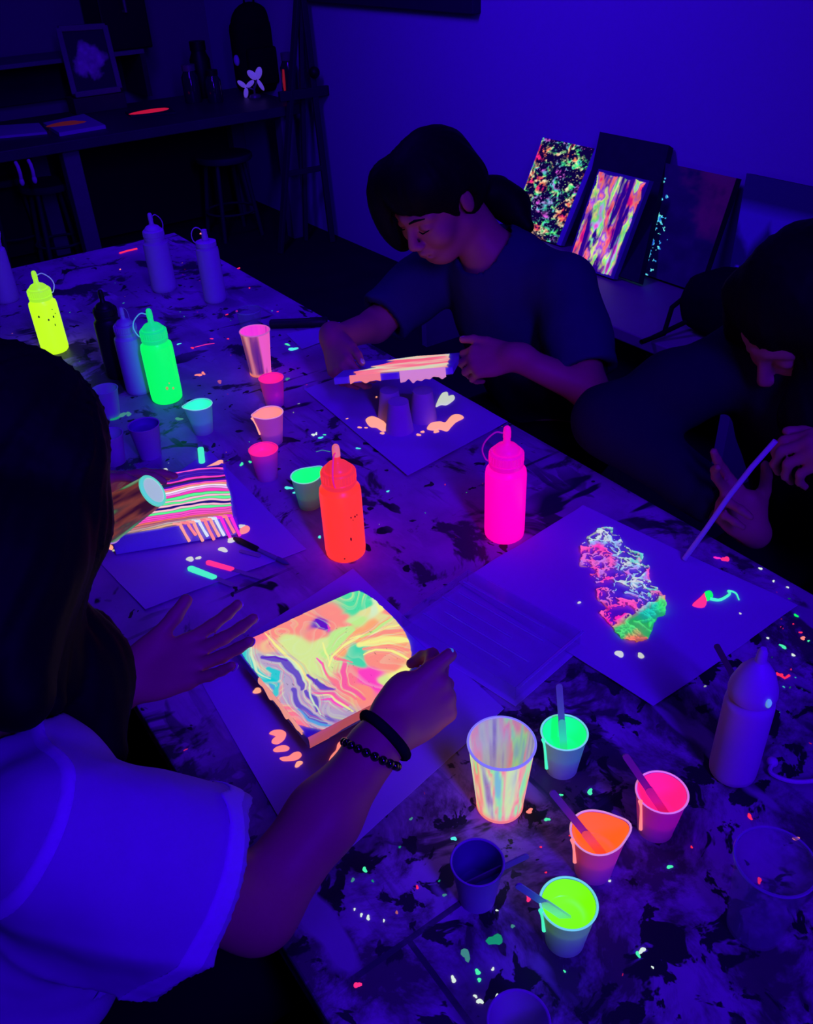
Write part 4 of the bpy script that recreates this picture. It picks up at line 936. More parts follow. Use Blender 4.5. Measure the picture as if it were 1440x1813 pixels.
STROKES = [
('D',0.0918,[(0.092,0.8),(0.146,0.595),(0.138,0.421),(0.102,0.255),(0.123,0.096),(0.176,-0.003)]),
('Y',0.0184,[(0.236,0.963),(0.212,0.831),(0.217,0.729),(0.237,0.55),(0.229,0.353)]),
('T',0.0642,[(0.102,0.951),(0.027,0.873),(0.007,0.746),(0.021,0.632),(0.045,0.513),(0.036,0.443)]),
('T',0.0459,[(0.096,0.679),(0.115,0.619),(0.075,0.557),(0.015,0.591)]),
('B',0.0337,[(-0.021,0.562),(-0.03,0.503),(-0.002,0.45)]),
('W',0.0138,[(0.123,0.948),(0.064,0.845),(0.027,0.685),(0.05,0.576)]),
('P',0.0459,[(0.112,0.78),(0.195,0.687),(0.204,0.529),(0.183,0.387)]),
('P',0.0398,[(0.138,0.421),(0.101,0.277),(0.11,0.146),(0.164,0.025)]),
('W',0.0107,[(0.143,0.785),(0.214,0.696),(0.228,0.533),(0.2,0.353)]),
('C',0.0184,[(0.074,0.255),(0.083,0.146),(0.13,0.06),(0.185,-0.01)]),
('V',0.0245,[(0.247,0.462),(0.265,0.392),(0.298,0.323),(0.331,0.233)]),
('N',0.0214,[(0.377,0.561),(0.38,0.489),(0.354,0.393)]),
('K',0.0184,[(0.39,0.505),(0.355,0.37),(0.361,0.233),(0.386,0.086)]),
('Z',0.0398,[(0.529,0.424),(0.436,0.332),(0.406,0.199),(0.43,0.063)]),
('K',0.0275,[(0.491,0.524),(0.508,0.451),(0.55,0.372)]),
('P',0.0275,[(0.274,0.408),(0.289,0.308),(0.321,0.24)]),
('Y',0.0138,[(0.224,0.27),(0.285,0.203),(0.309,0.101),(0.327,0.015)]),
('Z',0.0214,[(0.231,0.308),(0.299,0.203),(0.33,0.065)]),
('N',0.0153,[(0.218,0.211),(0.277,0.166),(0.301,0.065)]),
('P',0.0337,[(0.2,0.353),(0.205,0.263),(0.161,0.149)]),
('Y',0.0245,[(0.422,0.434),(0.481,0.507),(0.594,0.542),(0.754,0.546),(0.9,0.525),(1.008,0.469)]),
('Y',0.0704,[(0.695,0.479),(0.828,0.441),(0.96,0.329)]),
('S',0.0398,[(0.695,0.43),(0.827,0.368),(0.893,0.245)]),
('Y',0.0245,[(0.664,0.382),(0.752,0.375),(0.82,0.312),(0.85,0.183)]),
('S',0.0337,[(0.754,0.521),(0.867,0.499),(0.99,0.418)]),
('O',0.0245,[(0.69,0.52),(0.786,0.547),(0.974,0.586)]),
('G',0.0214,[(0.732,0.538),(0.873,0.558),(1.012,0.57)]),
('Y',0.0153,[(0.663,0.577),(0.716,0.562),(0.738,0.559)]),
('G',0.0398,[(0.511,0.557),(0.604,0.609),(0.711,0.655)]),
('Y',0.0122,[(0.482,0.664),(0.454,0.576),(0.441,0.466)]),
('V',0.0459,[(0.568,0.893),(0.58,0.832),(0.592,0.784)]),
('N',0.0122,[(0.602,0.815),(0.594,0.769),(0.574,0.746)]),
('V',0.0122,[(0.104,0.779),(0.168,0.747),(0.201,0.671)]),
('C',0.0214,[(0.014,0.536),(0.028,0.481)]),
('W',0.0092,[(0.234,0.439),(0.229,0.353),(0.171,0.204),(0.169,0.102)])]
OUTL = [(0.013,0.919),(0.141,0.984),(0.561,0.998),(0.9,0.998),(0.965,0.98),(0.995,0.853),(0.995,0.731),(0.99,0.553),(0.97,0.414),(0.92,0.284),(0.844,0.163),(0.75,0.067),(0.68,0.003),(0.484,0.003),(0.333,0.003),(0.182,0.003),(0.1,0.003),(0.05,0.06),(0.003,0.126),(0.003,0.211),(0.003,0.449),(0.003,0.559),(0.003,0.639),(0.003,0.803)]
PAL = {k: np.array(lin(v)) for k, v in dict(M=(70, 225, 155), W=(215, 240, 190), Y=(248, 248, 135), S=(255, 143, 122), V=(95, 20, 190), G=(190, 240, 130), H=(215, 236, 140), K=(255, 120, 135), D=(185, 165, 195), P=(95, 70, 190),
       A=(70, 215, 165), N=(255, 65, 190), O=(255, 168, 100), X=(230, 225, 140), T=(0, 205, 205), B=(20, 60, 200), C=(80, 160, 220), Z=(250, 90, 160)).items()}
def swirl(u, v):
    w1 = fbm(u*3, v*3, s=91, o=2)-.5; w2 = fbm(u*3+20, v*3, s=92, o=2)-.5
    w3 = noise(u*7+w1*4, v*7+w2*4, s=93)-.5; w4 = noise(u*7+9+w1*4, v*7+w2*4, s=94)-.5
    x = u+.10*w1+.05*w3; y = v+.10*w2+.05*w4
    W = np.zeros(len(u)); c = np.zeros((len(u), 3))
    for k, l in SEEDS.items():
        for a, b in l:
            q = 1/((x-a)**2+(y-b)**2+2e-4)**3.2; W += q; c += q[:, None]*PAL[k]
    c /= W[:, None]
    f = noise(u*2.1+1.1*w1+.35*w3, v*2.1+1.1*w2+.35*w4, s=96)*9+1.6*w1     # pulled veins between the colours
    fr = f-np.floor(f); vk = np.exp(-((fr-.5)/.09)**2)*.5*np.clip((noise(u*3, v*3, s=88)-.35)*4, 0, 1)
    vc = ramp(noise(x*2.2, y*2.2, s=89), [(0, PAL['K']), (.3, PAL['Y']), (.55, PAL['H']), (.8, PAL['S']), (1, PAL['Z'])])
    c = c*(1-vk)[:, None]+vc*vk[:, None]
    fk = np.clip((fr-.5)*4, 0, 1)*(fr < .8)*.22; c = c*(1-fk)[:, None]+np.array(PAL['W'])*fk[:, None]
    x = u+.06*w1+.045*w3; y = v+.06*w2+.045*w4
    for kk, wd_, pts in STROKES:
        d = np.full(len(u), 9.0); tt = np.zeros(len(u)); n = len(pts)-1
        for i in range(n):
            a, b = np.array(pts[i]), np.array(pts[i+1]); e = b-a; t_ = np.clip(((x-a[0])*e[0]+(y-a[1])*e[1])/(e@e), 0, 1)
            q = np.hypot(x-a[0]-t_*e[0], y-a[1]-t_*e[1]); m1 = q < d; d = np.where(m1, q, d); tt = np.where(m1, (i+t_)/n, tt)
        half = wd_*.5*(.55+.55*np.sin(np.clip(tt, .06, .94)*PI))
        soft = .006 if wd_ < .05 else .014
        k = np.clip((half-d)/soft+.5, 0, 1)*.95
        c = c*(1-k)[:, None]+PAL[kk]*k[:, None]
        if wd_ > .013:                                     # thin echo lines pulled along each stroke
            for q, (o_, ek) in enumerate(((.010, 'W'), (.019, 'K' if kk != 'K' else 'Y'), (.029, kk))):
                e = np.exp(-((d-half-o_-.006*w3)/.0028)**2)*(.5-.12*q)*np.clip(np.sin(np.clip(tt, 0, 1)*PI)*2, 0, 1)
                c = c*(1-e)[:, None]+PAL[ek]*e[:, None]
    st = np.clip((noise(u*70, v*70, s=97)-.93)*20, 0, 1)*.55*(noise(u*6, v*6, s=98) > .5)
    return np.clip(c*.97, 0, 1)*(1-st)[:, None]
def canvas(c, ux, uy, th, label, name='painted_canvas', grp=None):
    """stretched canvas: c is the lower-left top corner, ux / uy its edges"""
    c, ux, uy = (np.asarray(a, float) for a in (c, ux, uy)); n = np.cross(ux, uy); n /= np.linalg.norm(n)
    base = c+(ux+uy)/2-n*th
    t = thing(name, label, 'painting', tuple(base), group=grp)
    X, Y, Zv = ux/np.linalg.norm(ux), uy/np.linalg.norm(uy), n
    b = B(); b.box(tuple(n*th/2), (np.linalg.norm(ux), np.linalg.norm(uy), th), rotm(X, Y, Zv), bev=.0025)
    b.out('canvas_body', CANVAS, t, smooth=False)
    return t, base, n
cc = np.array([.3819, .7558, .80]); ux = np.array([.2044, -.0049, 0]); uy = np.array([-.0009, .2031, 0])
t, base, n = canvas(cc-ux/2-uy/2, ux, uy, .018, 'square canvas of swirled pastel glowing paint, held by the person in white')
grid_art('swirled_paint', cc-ux/2-uy/2+n*.0012, ux, uy, 300, 300, swirl, ART, t, base, keep=lambda u, v: inpoly(u+.006*(noise(u*30, v*30, s=3)-.5), v, OUTL), zf=lambda u, v: .0008*fbm(u*9, v*9, s=99))
# paint run over the near edges
def side_run(t, base, p0, d, n, wdt, fn, th, nm='side_paint', m=None):
    """paint hanging down a canvas side: fn(u) gives how far down (0..1) it reaches"""
    k = 90; V = []; F = []; out = np.cross(d, n); out = out/np.linalg.norm(out)*(-1 if False else 1)
    us = np.linspace(0, 1, k)
    for u in us:
        L = fn(u)*th
        for a, o_ in ((0, -.001), (.0, .0012), (.3, .0022), (.75, .0024), (.97, .002), (1, .0004)):
            V.append(np.asarray(p0)-base+d*u+n*(.0018 if a == 0 and o_ < 0 else .0012*(a == 0))-n*a*L+out*o_)
    for i in range(k-1):
        for j in range(5): F.append((i*6+j, (i+1)*6+j, (i+1)*6+j+1, i*6+j+1))
    C = None
    return put(nm, V, F, m, t)
c00 = cc-ux/2-uy/2
side_run(t, base, c00, ux*.70, n, 1, lambda u: .85 if u < .18 else (.6+.4*float(noise(u*9, 1, s=7))), .017, m=mat('shaded_side_run', (.5, .25, .2), .4, emit=lin((185, 80, 70)), es=.8))  # same paint as on top, its shade put into a browner, dimmer colour
side_run(t, base, c00+uy*.62, -uy*.56, n, 1, lambda u: max(.12, .9*float(noise(u*8, 4, s=8))-.1), .017, m=neon('peach', .8))
# striped canvas
A_, B_, C_ = at(196, 952, TZ+.042), at(420, 915, TZ+.042), at(362, 826, TZ+.042)
ux = B_-A_; uy = C_-B_; uy = uy-ux*((uy@ux)/(ux@ux))*.85; uy *= 1.0
t, base, n = canvas(A_, ux, uy, .036, 'canvas of thin wavy pink, white and green paint stripes on the left sheet')
STR = [(255, 60, 190), (250, 240, 250), (120, 40, 200), (255, 110, 200), (40, 30, 60), (255, 150, 120), (230, 230, 240), (60, 10, 170), (255, 80, 200), (90, 250, 140), (240, 170, 240), (30, 10, 110), (60, 235, 130), (255, 190, 210), (70, 20, 180), (255, 120, 90)]
STL = np.array([lin(c) for c in STR])
def stripes(u, v):
    w1 = fbm(u*2.2, v*2.5, s=101)-.5; w2 = noise(u*6, v*7, s=102)-.5
    y = v+.16*w1+.028*w2-.05*np.sin(u*3.0)+.10*np.clip(u-.72, 0, 1)
    f = y*27+1.2*noise(u*1.1, v*5, s=103); i = np.floor(f).astype(int)
    idx = (np.abs(np.floor(_h(i, i*0+3, i*0, 5)*16).astype(int))) % 16
    c = STL[idx].copy()
    lo = np.clip((.16-v)*8, 0, 1)[:, None]*.75; c = c*(1-lo)+np.array(lin((255, 150, 130)))*lo*(.4+.6*(i % 2))[:, None]
    e = np.clip(np.minimum(f-i, 1-(f-i))*7, .25, 1)
    return c*e[:, None]
kp = lambda u, v: (u > .015+.03*noise(v*8, 0, s=4)) & (u < .985-.02*noise(v*9, 1, s=4)) & (v > .004) & (v < .97-.1*np.clip(.5-u, 0, 1)-.03*noise(u*8, 0, s=6))
grid_art('striped_paint', A_+n*.0012, ux, uy, 220, 300, stripes, ART, t, base, keep=kp, zf=lambda u, v: .0006+.0007*fbm(u*4, v*40, s=104))
d = ux/np.linalg.norm(ux); outv = np.cross(d, n)
for k, (u, L, c) in enumerate([(.55, .03, 'peach'), (.61, .02, 'salmon'), (.655, .034, 'peach'), (.7, .026, 'white'), (.745, .035, 'salmon'), (.79, .03, 'peach'), (.83, .03, 'white'), (.875, .036, 'magenta'), (.915, .028, 'salmon'), (.955, .036, 'magenta')]):
    q = A_+ux*u-base
    ps = [q+n*.0025+uy*.035-d*.012, q+n*.0025+uy*.012, q+n*.0012+outv*.002, q+outv*.0032-n*L*.5+d*.004, q+outv*.0032-n*L+d*.008]
    B().tube(ps, [.0022, .0026, .0027, .0022, .0027], 8).out('paint_drip', neon(c, .9), t)
# canvas held over the upturned cups
NL, NR, FR = dp(590, 669, 1.70), dp(802, 650, 1.66), dp(824, 623, 1.84)
ux = NR-NL; uy = FR-NR; uy = uy-ux*((uy@ux)/(ux@ux))
HELD = (NL.copy(), ux.copy(), uy.copy())
t, base, n = canvas(NL, ux, uy, .014, 'canvas with pastel pink paint running off it, held above three upturned cups')
def pastel(u, v):
    w1 = fbm(u*3, v*4, s=111); h = fbm(u*2.2+w1, v*5+w1, s=112)
    return ramp((h-.25)*1.8+.35*(u-.5), [(0, lin((255, 90, 120))), (.3, lin((255, 130, 150))), (.55, lin((235, 205, 175))), (.8, lin((210, 225, 190))), (1, lin((250, 190, 170)))])*.92
HP = [(.2, .0), (.42, .0), (.5, .0), (.95, .0), (.94, .5), (.9, .9), (.6, .97), (.32, .82), (.44, .72), (.24, .5), (.3, .38), (.14, .22)]
grid_art('pastel_paint', NL+n*.0012, ux, uy, 160, 120, pastel, ART, t, base, keep=lambda u, v: inpoly(u+.03*(noise(u*9, v*9, s=5)-.5), v, HP), zf=lambda u, v: .001*fbm(u*7, v*7, s=113))
side_run(t, base, NL+ux*.14, ux*.26, n, 1, lambda u: .5+.6*float(noise(u*6, 1, s=9)), .016, m=neon('salmon', .8))
side_run(t, base, NL+ux*.56, ux*.38, n, 1, lambda u: .75+.65*float(noise(u*11, 3, s=10)), .018, m=mat('dusty_pink_paint', (.5, .35, .35), .4, emit=lin((225, 145, 160)), es=.75))

# ------------------------------------------------------------------ people: smooth implicit bodies meshed with surface nets
class Field:
    """union / carving of tapered limbs and ellipsoids with soft joints"""
    def __init__(s): s.P = []; s.post = []
    def cap(s, a, b, ra, rb=None, k=.02, op='+'):
        s.P.append(('c', np.asarray(a, float), np.asarray(b, float), ra, ra if rb is None else rb, k, op)); return s
    def chain(s, pts, rs, k=.02):
        for i in range(len(pts)-1): s.cap(pts[i], pts[i+1], rs[i], rs[i+1], k)
        return s
    def ell(s, c, r, M=None, k=.02, op='+'):
        s.P.append(('e', np.asarray(c, float), np.asarray(r, float), np.eye(3) if M is None else np.asarray(M, float), 0, k, op)); return s
    def cut(s, p, n, k=.0):
        s.P.append(('h', np.asarray(p, float), np.asarray(n, float)/np.linalg.norm(n), 0, 0, k, '&')); return s
    @staticmethod
    def d1(q, p):
        if q[0] == 'c':
            a, b, ra, rb = q[1:5]; e = b-a; t = np.clip(((p-a)@e)/max(e@e, 1e-9), 0, 1)
            return np.linalg.norm(p-a-t[:, None]*e, axis=1)-(ra+(rb-ra)*t)
        if q[0] == 'e':
            l = (p-q[1])@q[3]; k0 = np.linalg.norm(l/q[2], axis=1); k1 = np.linalg.norm(l/q[2]**2, axis=1)
            return np.where(k1 > 1e-9, k0*(k0-1)/np.maximum(k1, 1e-9), -q[2].min())
        return (p-q[1])@q[2]
    def ev(s, p, prune=None):
        D = np.full(len(p), 9.0); act = s.P
        if prune is not None:
            c, R = prune; d = [float(s.d1(q, c[None])[0]) for q in s.P]
            mn = min([x for x, q in zip(d, s.P) if q[6] == '+'] or [9])
            act = [q for x, q in zip(d, s.P) if (q[6] == '+' and x < max(mn, 0)+2*R+q[5]*2+.01) or (q[6] == '-' and x < R+q[5]*2+.01) or (q[6] == '&' and x > -R-.02)]
        for q in act:
            d = s.d1(q, p); k = q[5]
            if q[6] == '+':
                h = np.clip(.5+.5*(D-d)/k, 0, 1); D = D*(1-h)+d*h-k*h*(1-h)
            elif q[6] == '-':
                h = np.clip(.5-.5*(D+d)/k, 0, 1); D = D*(1-h)-d*h+k*h*(1-h)
            else: D = np.maximum(D, d)
        for f in s.post: D = f(p, D)
        return D
    def bounds(s):
        lo, hi = np.full(3, 9.0), np.full(3, -9.0)
        for q in s.P:
            if q[6] != '+': continue
            if q[0] == 'c': r = max(q[3], q[4]); a = np.minimum(q[1], q[2])-r; b = np.maximum(q[1], q[2])+r
            else: r = q[2].max(); a, b = q[1]-r, q[1]+r
            lo, hi = np.minimum(lo, a), np.maximum(hi, b)
        return lo-.03, hi+.03
    def mesh(s, h=.004, Bk=14):
        lo, hi = s.bounds(); nb = np.ceil((hi-lo)/(Bk*h)).astype(int); N = nb*Bk+2
        g = np.stack(np.meshgrid(*[np.arange(n) for n in nb], indexing='ij'), -1).reshape(-1, 3)
        cen = lo+(g+.5)*Bk*h; R = Bk*h*.5*math.sqrt(3)
        near = np.abs(s.ev(cen)) < R*1.5+.02
        a1 = np.arange(Bk+1); lg = np.stack(np.meshgrid(a1, a1, a1, indexing='ij'), -1).reshape(-1, 3)
        ids, pos, quads = [], [], []
        key = lambda c: (c[:, 0]*N[1]+c[:, 1])*N[2]+c[:, 2]
        for gi, c in zip(g[near], cen[near]):
            G = gi*Bk+lg; P_ = lo+G*h
            D = s.ev(P_, (c, R)).reshape(Bk+1, Bk+1, Bk+1)
            if D.min() > 0 or D.max() < 0: continue
            S = D < 0; acc = np.zeros((Bk, Bk, Bk, 3)); cnt = np.zeros((Bk, Bk, Bk))
            corners = [(i, j, k) for i in (0, 1) for j in (0, 1) for k in (0, 1)]
            for ca in corners:
                for ax in range(3):
                    if ca[ax]: continue
                    cb = list(ca); cb[ax] = 1
                    A = D[ca[0]:ca[0]+Bk, ca[1]:ca[1]+Bk, ca[2]:ca[2]+Bk]; E_ = D[cb[0]:cb[0]+Bk, cb[1]:cb[1]+Bk, cb[2]:cb[2]+Bk]
                    x = (A < 0) != (E_ < 0); t = np.where(x, A/np.where(x, A-E_, 1), 0)
                    for q in range(3): acc[..., q] += np.where(x, ca[q]+(t if q == ax else 0), 0)
                    cnt += x
            w_ = np.argwhere(cnt > 0); gl = w_+gi*Bk
            ids.append(key(gl)); pos.append(lo+(gl+acc[cnt > 0]/cnt[cnt > 0][:, None])*h)
            for ax in range(3):
                sl = [slice(0, Bk)]*3; s2 = list(sl); s2[ax] = slice(1, Bk+1)
                A, E_ = S[tuple(sl)], S[tuple(s2)]
                b1, b2 = (ax+1) % 3, (ax+2) % 3
                for flip, mk in ((False, A & ~E_), (True, ~A & E_)):
                    e = np.argwhere(mk)
                    if not len(e): continue
                    e = e+gi*Bk; u = np.zeros(3, int); u[b1] = 1; v = np.zeros(3, int); v[b2] = 1
                    q4 = np.stack([key(e-u-v), key(e-v), key(e), key(e-u)], 1)
                    quads.append(q4[:, ::-1] if flip else q4)
        ids = np.concatenate(ids); pos = np.concatenate(pos); o = np.argsort(ids); ids, pos = ids[o], pos[o]
        Q = np.concatenate(quads); j = np.searchsorted(ids, Q); j = np.minimum(j, len(ids)-1); ok = (ids[j] == Q).all(1)
        return pos, j[ok]
    def out(s, name, m, parent=None, h=.004, base=(0, 0, 0)):
        V, F = s.mesh(h)
        me = bpy.data.meshes.new(name); V = V-np.asarray(base)
        me.vertices.add(len(V)); me.vertices.foreach_set('co', V.astype(np.float32).ravel())
        me.loops.add(len(F)*4); me.loops.foreach_set('vertex_index', F.astype(np.int32).ravel())
        me.polygons.add(len(F)); me.polygons.foreach_set('loop_start', np.arange(0, len(F)*4, 4, dtype=np.int32))
        me.update(calc_edges=True); me.validate(); me.polygons.foreach_set('use_smooth', [True]*len(me.polygons))
        me.materials.append(m)
        o = bpy.data.objects.new(name, me); COL.objects.link(o)
        if parent: o.parent = parent
        return o
A3 = lambda *p: np.array(p, float)
nrm = lambda v: np.asarray(v, float)/np.linalg.norm(v)
def rot_about(v, k, a): return v*math.cos(a)+np.cross(k, v)*math.sin(a)+k*(k@v)*(1-math.cos(a))
def hand(F, w, fwd, back, thumb, curl=(.5, .5, .5, .5), thumb_dir=(.7, .5, -.2), thumb_curl=.25, s=.93, spread=.10):
    """w wrist, fwd towards the knuckles, back = back-of-hand normal, thumb = side the thumb leaves; curl per finger in radians per joint"""
    w = np.asarray(w, float); f = nrm(fwd); b = nrm(np.asarray(back)-f*(np.asarray(back)@f)); sd = np.cross(f, b)
    if sd @ np.asarray(thumb) < 0: sd = -sd
    L = lambda x, y, z: w+s*(f*x+sd*y+b*z)
    kn = [(.083, .026, .004), (.087, .008, .006), (.083, -.011, .004), (.075, -.028, 0)]
    F.cap(L(-.02, 0, 0), L(.012, 0, 0), .024*s, .023*s, .02)
    for x, y, z in kn: F.cap(L(.008, y*.45, -.002), L(x, y, z-.002), .0135*s, .0098*s, .012)
    F.ell(L(.045, -.003, -.004), A3(.045, .036, .013)*s, np.stack([f, sd, b], 1), .012)
    F.ell(L(.035, .026, -.010), A3(.032, .016, .015)*s, np.stack([nrm(f+sd*.4), nrm(sd-f*.4), b], 1), .014)
    lens = [(.040, .024, .019), (.045, .028, .020), (.041, .026, .019), (.032, .019, .017)]
    tips = []
    for i, ((x, y, z), ln) in enumerate(zip(kn, lens)):
        c = curl[i] if hasattr(curl[i], '__len__') else (curl[i], curl[i]*1.1, curl[i]*.7)
        d = nrm(f+sd*(1.5-i)*spread); ax = nrm(np.cross(b, d)); p = L(x, y, z-.002); r = .0090*s if i < 3 else .0078*s
        for q in range(3):
            d = rot_about(d, ax, c[q]); p2 = p+d*ln[q]*s
            F.cap(p, p2, r, r*.9, .004 if q else .008); p = p2; r *= .9
        tips.append((p, d, rot_about(d, ax, -PI/2)))
    td = nrm(f*thumb_dir[0]+sd*thumb_dir[1]+b*thumb_dir[2]); p = L(.018, .022, -.006); r = .0125*s; ax = nrm(np.cross(td, f-sd*.6-b*.3))
    for q, ln in enumerate((.042, .031, .024)):
        p2 = p+td*ln*s; F.cap(p, p2, r, r*.86, .010 if q == 0 else .004); p = p2; r *= .88; td = rot_about(td, ax, thumb_curl)
    tips.append((p, td, nrm(np.cross(td, ax))))
    return tips
def frame(fwd, up):
    y = nrm(fwd); z = nrm(np.asarray(up)-y*(np.asarray(up)@y)); return np.stack([np.cross(y, z), y, z], 1)     # columns: right, forward, up
def head(F, c, M, s=1.0):
    L = lambda x, y, z: np.asarray(c)+M@(A3(x, y, z)*s)
    E = lambda p, r, k, op='+': F.ell(L(*p), A3(*r)*s, M, k*s, op)
    E((0, -.012, .035), (.073, .092, .083), .02); E((0, .03, -.035), (.057, .058, .08), .03); E((0, .06, -.094), (.024, .022, .019), .03)
    for x in (-1, 1):
        F.cap(L(x*.05, .0, -.06), L(x*.02, .055, -.092), .02*s, .016*s, .025*s)
        F.cap(L(x*.012, .084, .026), L(x*.042, .068, .024), .009*s, .010*s, .018*s)
        E((x*.036, .06, -.03), (.024, .022, .022), .028)
        E((x*.031, .098, .006), (.018, .016, .013), .012, '-')
        E((x*.031, .0745, .005), (.0155, .0135, .0125), .003)
        F.cap(L(x*.020, .0865, .006), L(x*.043, .0795, .005), .0022*s, .0018*s, .002*s)
        E((x*.011, .099, -.034), (.0085, .009, .0075), .006)
        E((x*.076, -.01, -.004), (.007, .017, .029), .007); F.cap(L(x*.078, -.018, .02), L(x*.08, -.014, -.01), .004*s, .003*s, .004*s)
    F.cap(L(0, .085, .018), L(0, .108, -.026), .0075*s, .010*s, .012*s)
    E((0, .078, -.062), (.024, .019, .017), .016)
    F.cap(L(-.02, .088, -.0605), L(0, .0965, -.0575), .004*s, .0052*s, .005*s); F.cap(L(.02, .088, -.0605), L(0, .0965, -.0575), .004*s, .0052*s, .005*s)
    F.cap(L(-.014, .09, -.070), L(.014, .09, -.070), .0058*s, .0058*s, .005*s)
    F.cap(L(-.021, .0925, -.065), L(.021, .0925, -.065), .0014*s, .0014*s, .003*s, '-')
    return L
def grooves(F, M, c, freq, amp, seed=3):
    """hair strand relief running along the local up axis"""
    def f(p, D):
        l = (p-c)@M; a = np.arctan2(l[:, 0], l[:, 1])
        return D-amp*(fbm(a*freq, l[:, 2]*6, l[:, 1]*12, s=seed, o=3)-.5)*2
    F.post.append(f)
def wrinkle(F, amp, sc, seed=1):
    F.post.append(lambda p, D: D-amp*(fbm(p[:, 0]*sc, p[:, 1]*sc, p[:, 2]*sc*.6, s=seed, o=3)-.5)*2)
SKIN = mat('skin', (.42, .11, .12), .5, spec=.2, var=.06, scale=50)
HAIR = mat('black_hair', (.004, .0035, .004), .6, spec=.06, var=.3, scale=80)
LIP = mat('lips', (.35, .1, .12), .4)
NAIL = mat('nail', (.5, .35, .4), .2, spec=.5)
def torso(F, J, g=0.0, k=.05, hipw=1.0):
    up = nrm(J['neck']-J['pelvis']); sd = nrm(J['Rs']-J['Ls']); sd = nrm(sd-up*(sd@up)); fw = np.cross(up, sd); M = np.stack([sd, fw, up], 1)
    sh = (J['Rs']+J['Ls'])/2; ln = np.linalg.norm(J['neck']-J['pelvis'])
    F.ell(J['pelvis'], A3(.165*hipw+g, .115+g, .11+g), M, k)
    F.ell(J['pelvis']+up*ln*.38+fw*.01, A3(.135+g, .095+g, .15+g), M, k)
    F.ell(sh-up*.10+fw*.005, A3(.15+g, .105+g, .155+g), M, k)
    F.cap(J['Ls'], sh+up*.015, .043+g, .05+g, k); F.cap(J['Rs'], sh+up*.015, .043+g, .05+g, k)
    return M, sh
def nails(tips, parent, base, which=(0, 1, 2, 3, 4), m=NAIL, nm='fingernail', r=.0055):
    for i in which:
        p, d, up_ = tips[i]; d = nrm(d); up_ = nrm(up_-d*(up_@d)); R = np.stack([np.cross(d, up_), d, up_], 1)
        B().ball(p-np.asarray(base)+up_*.0048-d*.0015, (r, r*1.35, .0022), Matrix(R.tolist()), 6).out(nm, m, parent)
def strands(name, paths, parent, r=.0016, m=HAIR):
    b = B()
    for ps in paths: b.tube(ps, [r*(1-.7*i/(len(ps)-1)) for i in range(len(ps))], 5)
    return b.out(name, m, parent)
def legs(F, J, g=0.0):
    for S in 'LR':
        F.cap(J['pelvis']+(J[S+'h']-J['pelvis'])*.9, J[S+'k'], .085+g, .06+g, .05); F.cap(J[S+'k'], J[S+'a'], .056+g, .04+g, .03)
def shoes(J, parent, fdir, base=0):
    f = nrm(fdir)
    for S in 'LR':
        a = J[S+'a']; s_ = Field(); s_.ell(A3(a[0], a[1], .045)+f*.06, A3(.13, .047, .045), np.stack([f, np.cross(A3(0, 0, 1), f), A3(0, 0, 1)], 1), .02); s_.cap(a, A3(a[0], a[1], .05), .048, .048, .03); s_.cut((0, 0, .004), (0, 0, -1))
        s_.out('shoe', BLACKP, parent, .008)
def cloth_mat(n, c): return mat(n, c, .9, spec=.05, var=.08, scale=40, bump=.15)

# ---- seated person in the middle, dark T-shirt, ponytail, holding a canvas
NLh, uxh, uyh = HELD
J = dict(pelvis=A3(1.36, 1.36, .55), neck=A3(1.215, 1.425, .995), Ls=A3(1.262, 1.262, .955), Rs=A3(1.205, 1.592, .935), Le=A3(1.185, 1.10, .80), Re=A3(1.0, 1.60, .83))
J.update(Lh=A3(1.33, 1.27, .54), Rh=A3(1.33, 1.46, .54), Lk=A3(.93, 1.22, .53), Rk=A3(.93, 1.50, .53), La=A3(.97, 1.2, .09), Ra=A3(.97, 1.5, .09))
rgt = NLh+uxh+uyh*.5; lft = NLh+uyh*.45
J['Lw'] = rgt+nrm(uxh)*.088+A3(.015, -.02, .0); J['Rw'] = lft-nrm(uxh)*.055+A3(.07, .045, .04)
pb = A3(1.36, 1.36, 0)
t = thing('person', 'seated person with a dark ponytail and navy T-shirt tilting a canvas over the cups', 'person')
hc = dp(772, 352, 1.80); MH = frame((-.86, -.20, -.55), (-.5, -.05, .86))
F = Field(); torso(F, J); F.cap(J['neck']-A3(0, 0, .03), hc+MH@A3(0, -.035, -.04), .055, .05, .03); HL = head(F, hc, MH, 1.0)
for S in 'LR': F.chain([J[S+'s'], J[S+'e'], J[S+'w']], [.046, .036, .025], .02)
legs(F, J, 0)
tl_ = hand(F, J['Lw'], rgt-J['Lw']+A3(0, 0, -.008), A3(.15, -.75, .55), A3(-.1, .3, 1), curl=(.75, .8, .85, .9), thumb_dir=(.85, .45, .1), thumb_curl=.2)
tr_ = hand(F, J['Rw'], lft-J['Rw']+A3(0, 0, -.008), A3(-.6, .3, .7), A3(.3, .1, 1), curl=(.6, .7, .8, .85), thumb_dir=(.85, .45, .05), thumb_curl=.2)
F.out('body', SKIN, t, .0042)
S_ = Field(); torso(S_, J, .012); S_.cap(J['neck']-A3(.0, 0, .06), J['neck']-A3(0, 0, .015), .085, .075, .04)
dv = {}
def hems(S_, dv, band=.02):
    def f(p, D):
        for p0, d0, L0 in dv.values():
            q = p-p0; tt = q@d0; rr = np.linalg.norm(q-tt[:, None]*d0, axis=1); tt = tt+.008*np.sin(np.arctan2(q[:, 2], q[:, 1])*2+.6)
            ia = (rr < .115) & (tt > L0*.35)
            D = np.where(ia, np.maximum(D, tt-L0), D); D = np.where(ia, D-.0015*np.clip((tt-L0+band)/.003, 0, 1), D)
        return D
    S_.post.append(f)
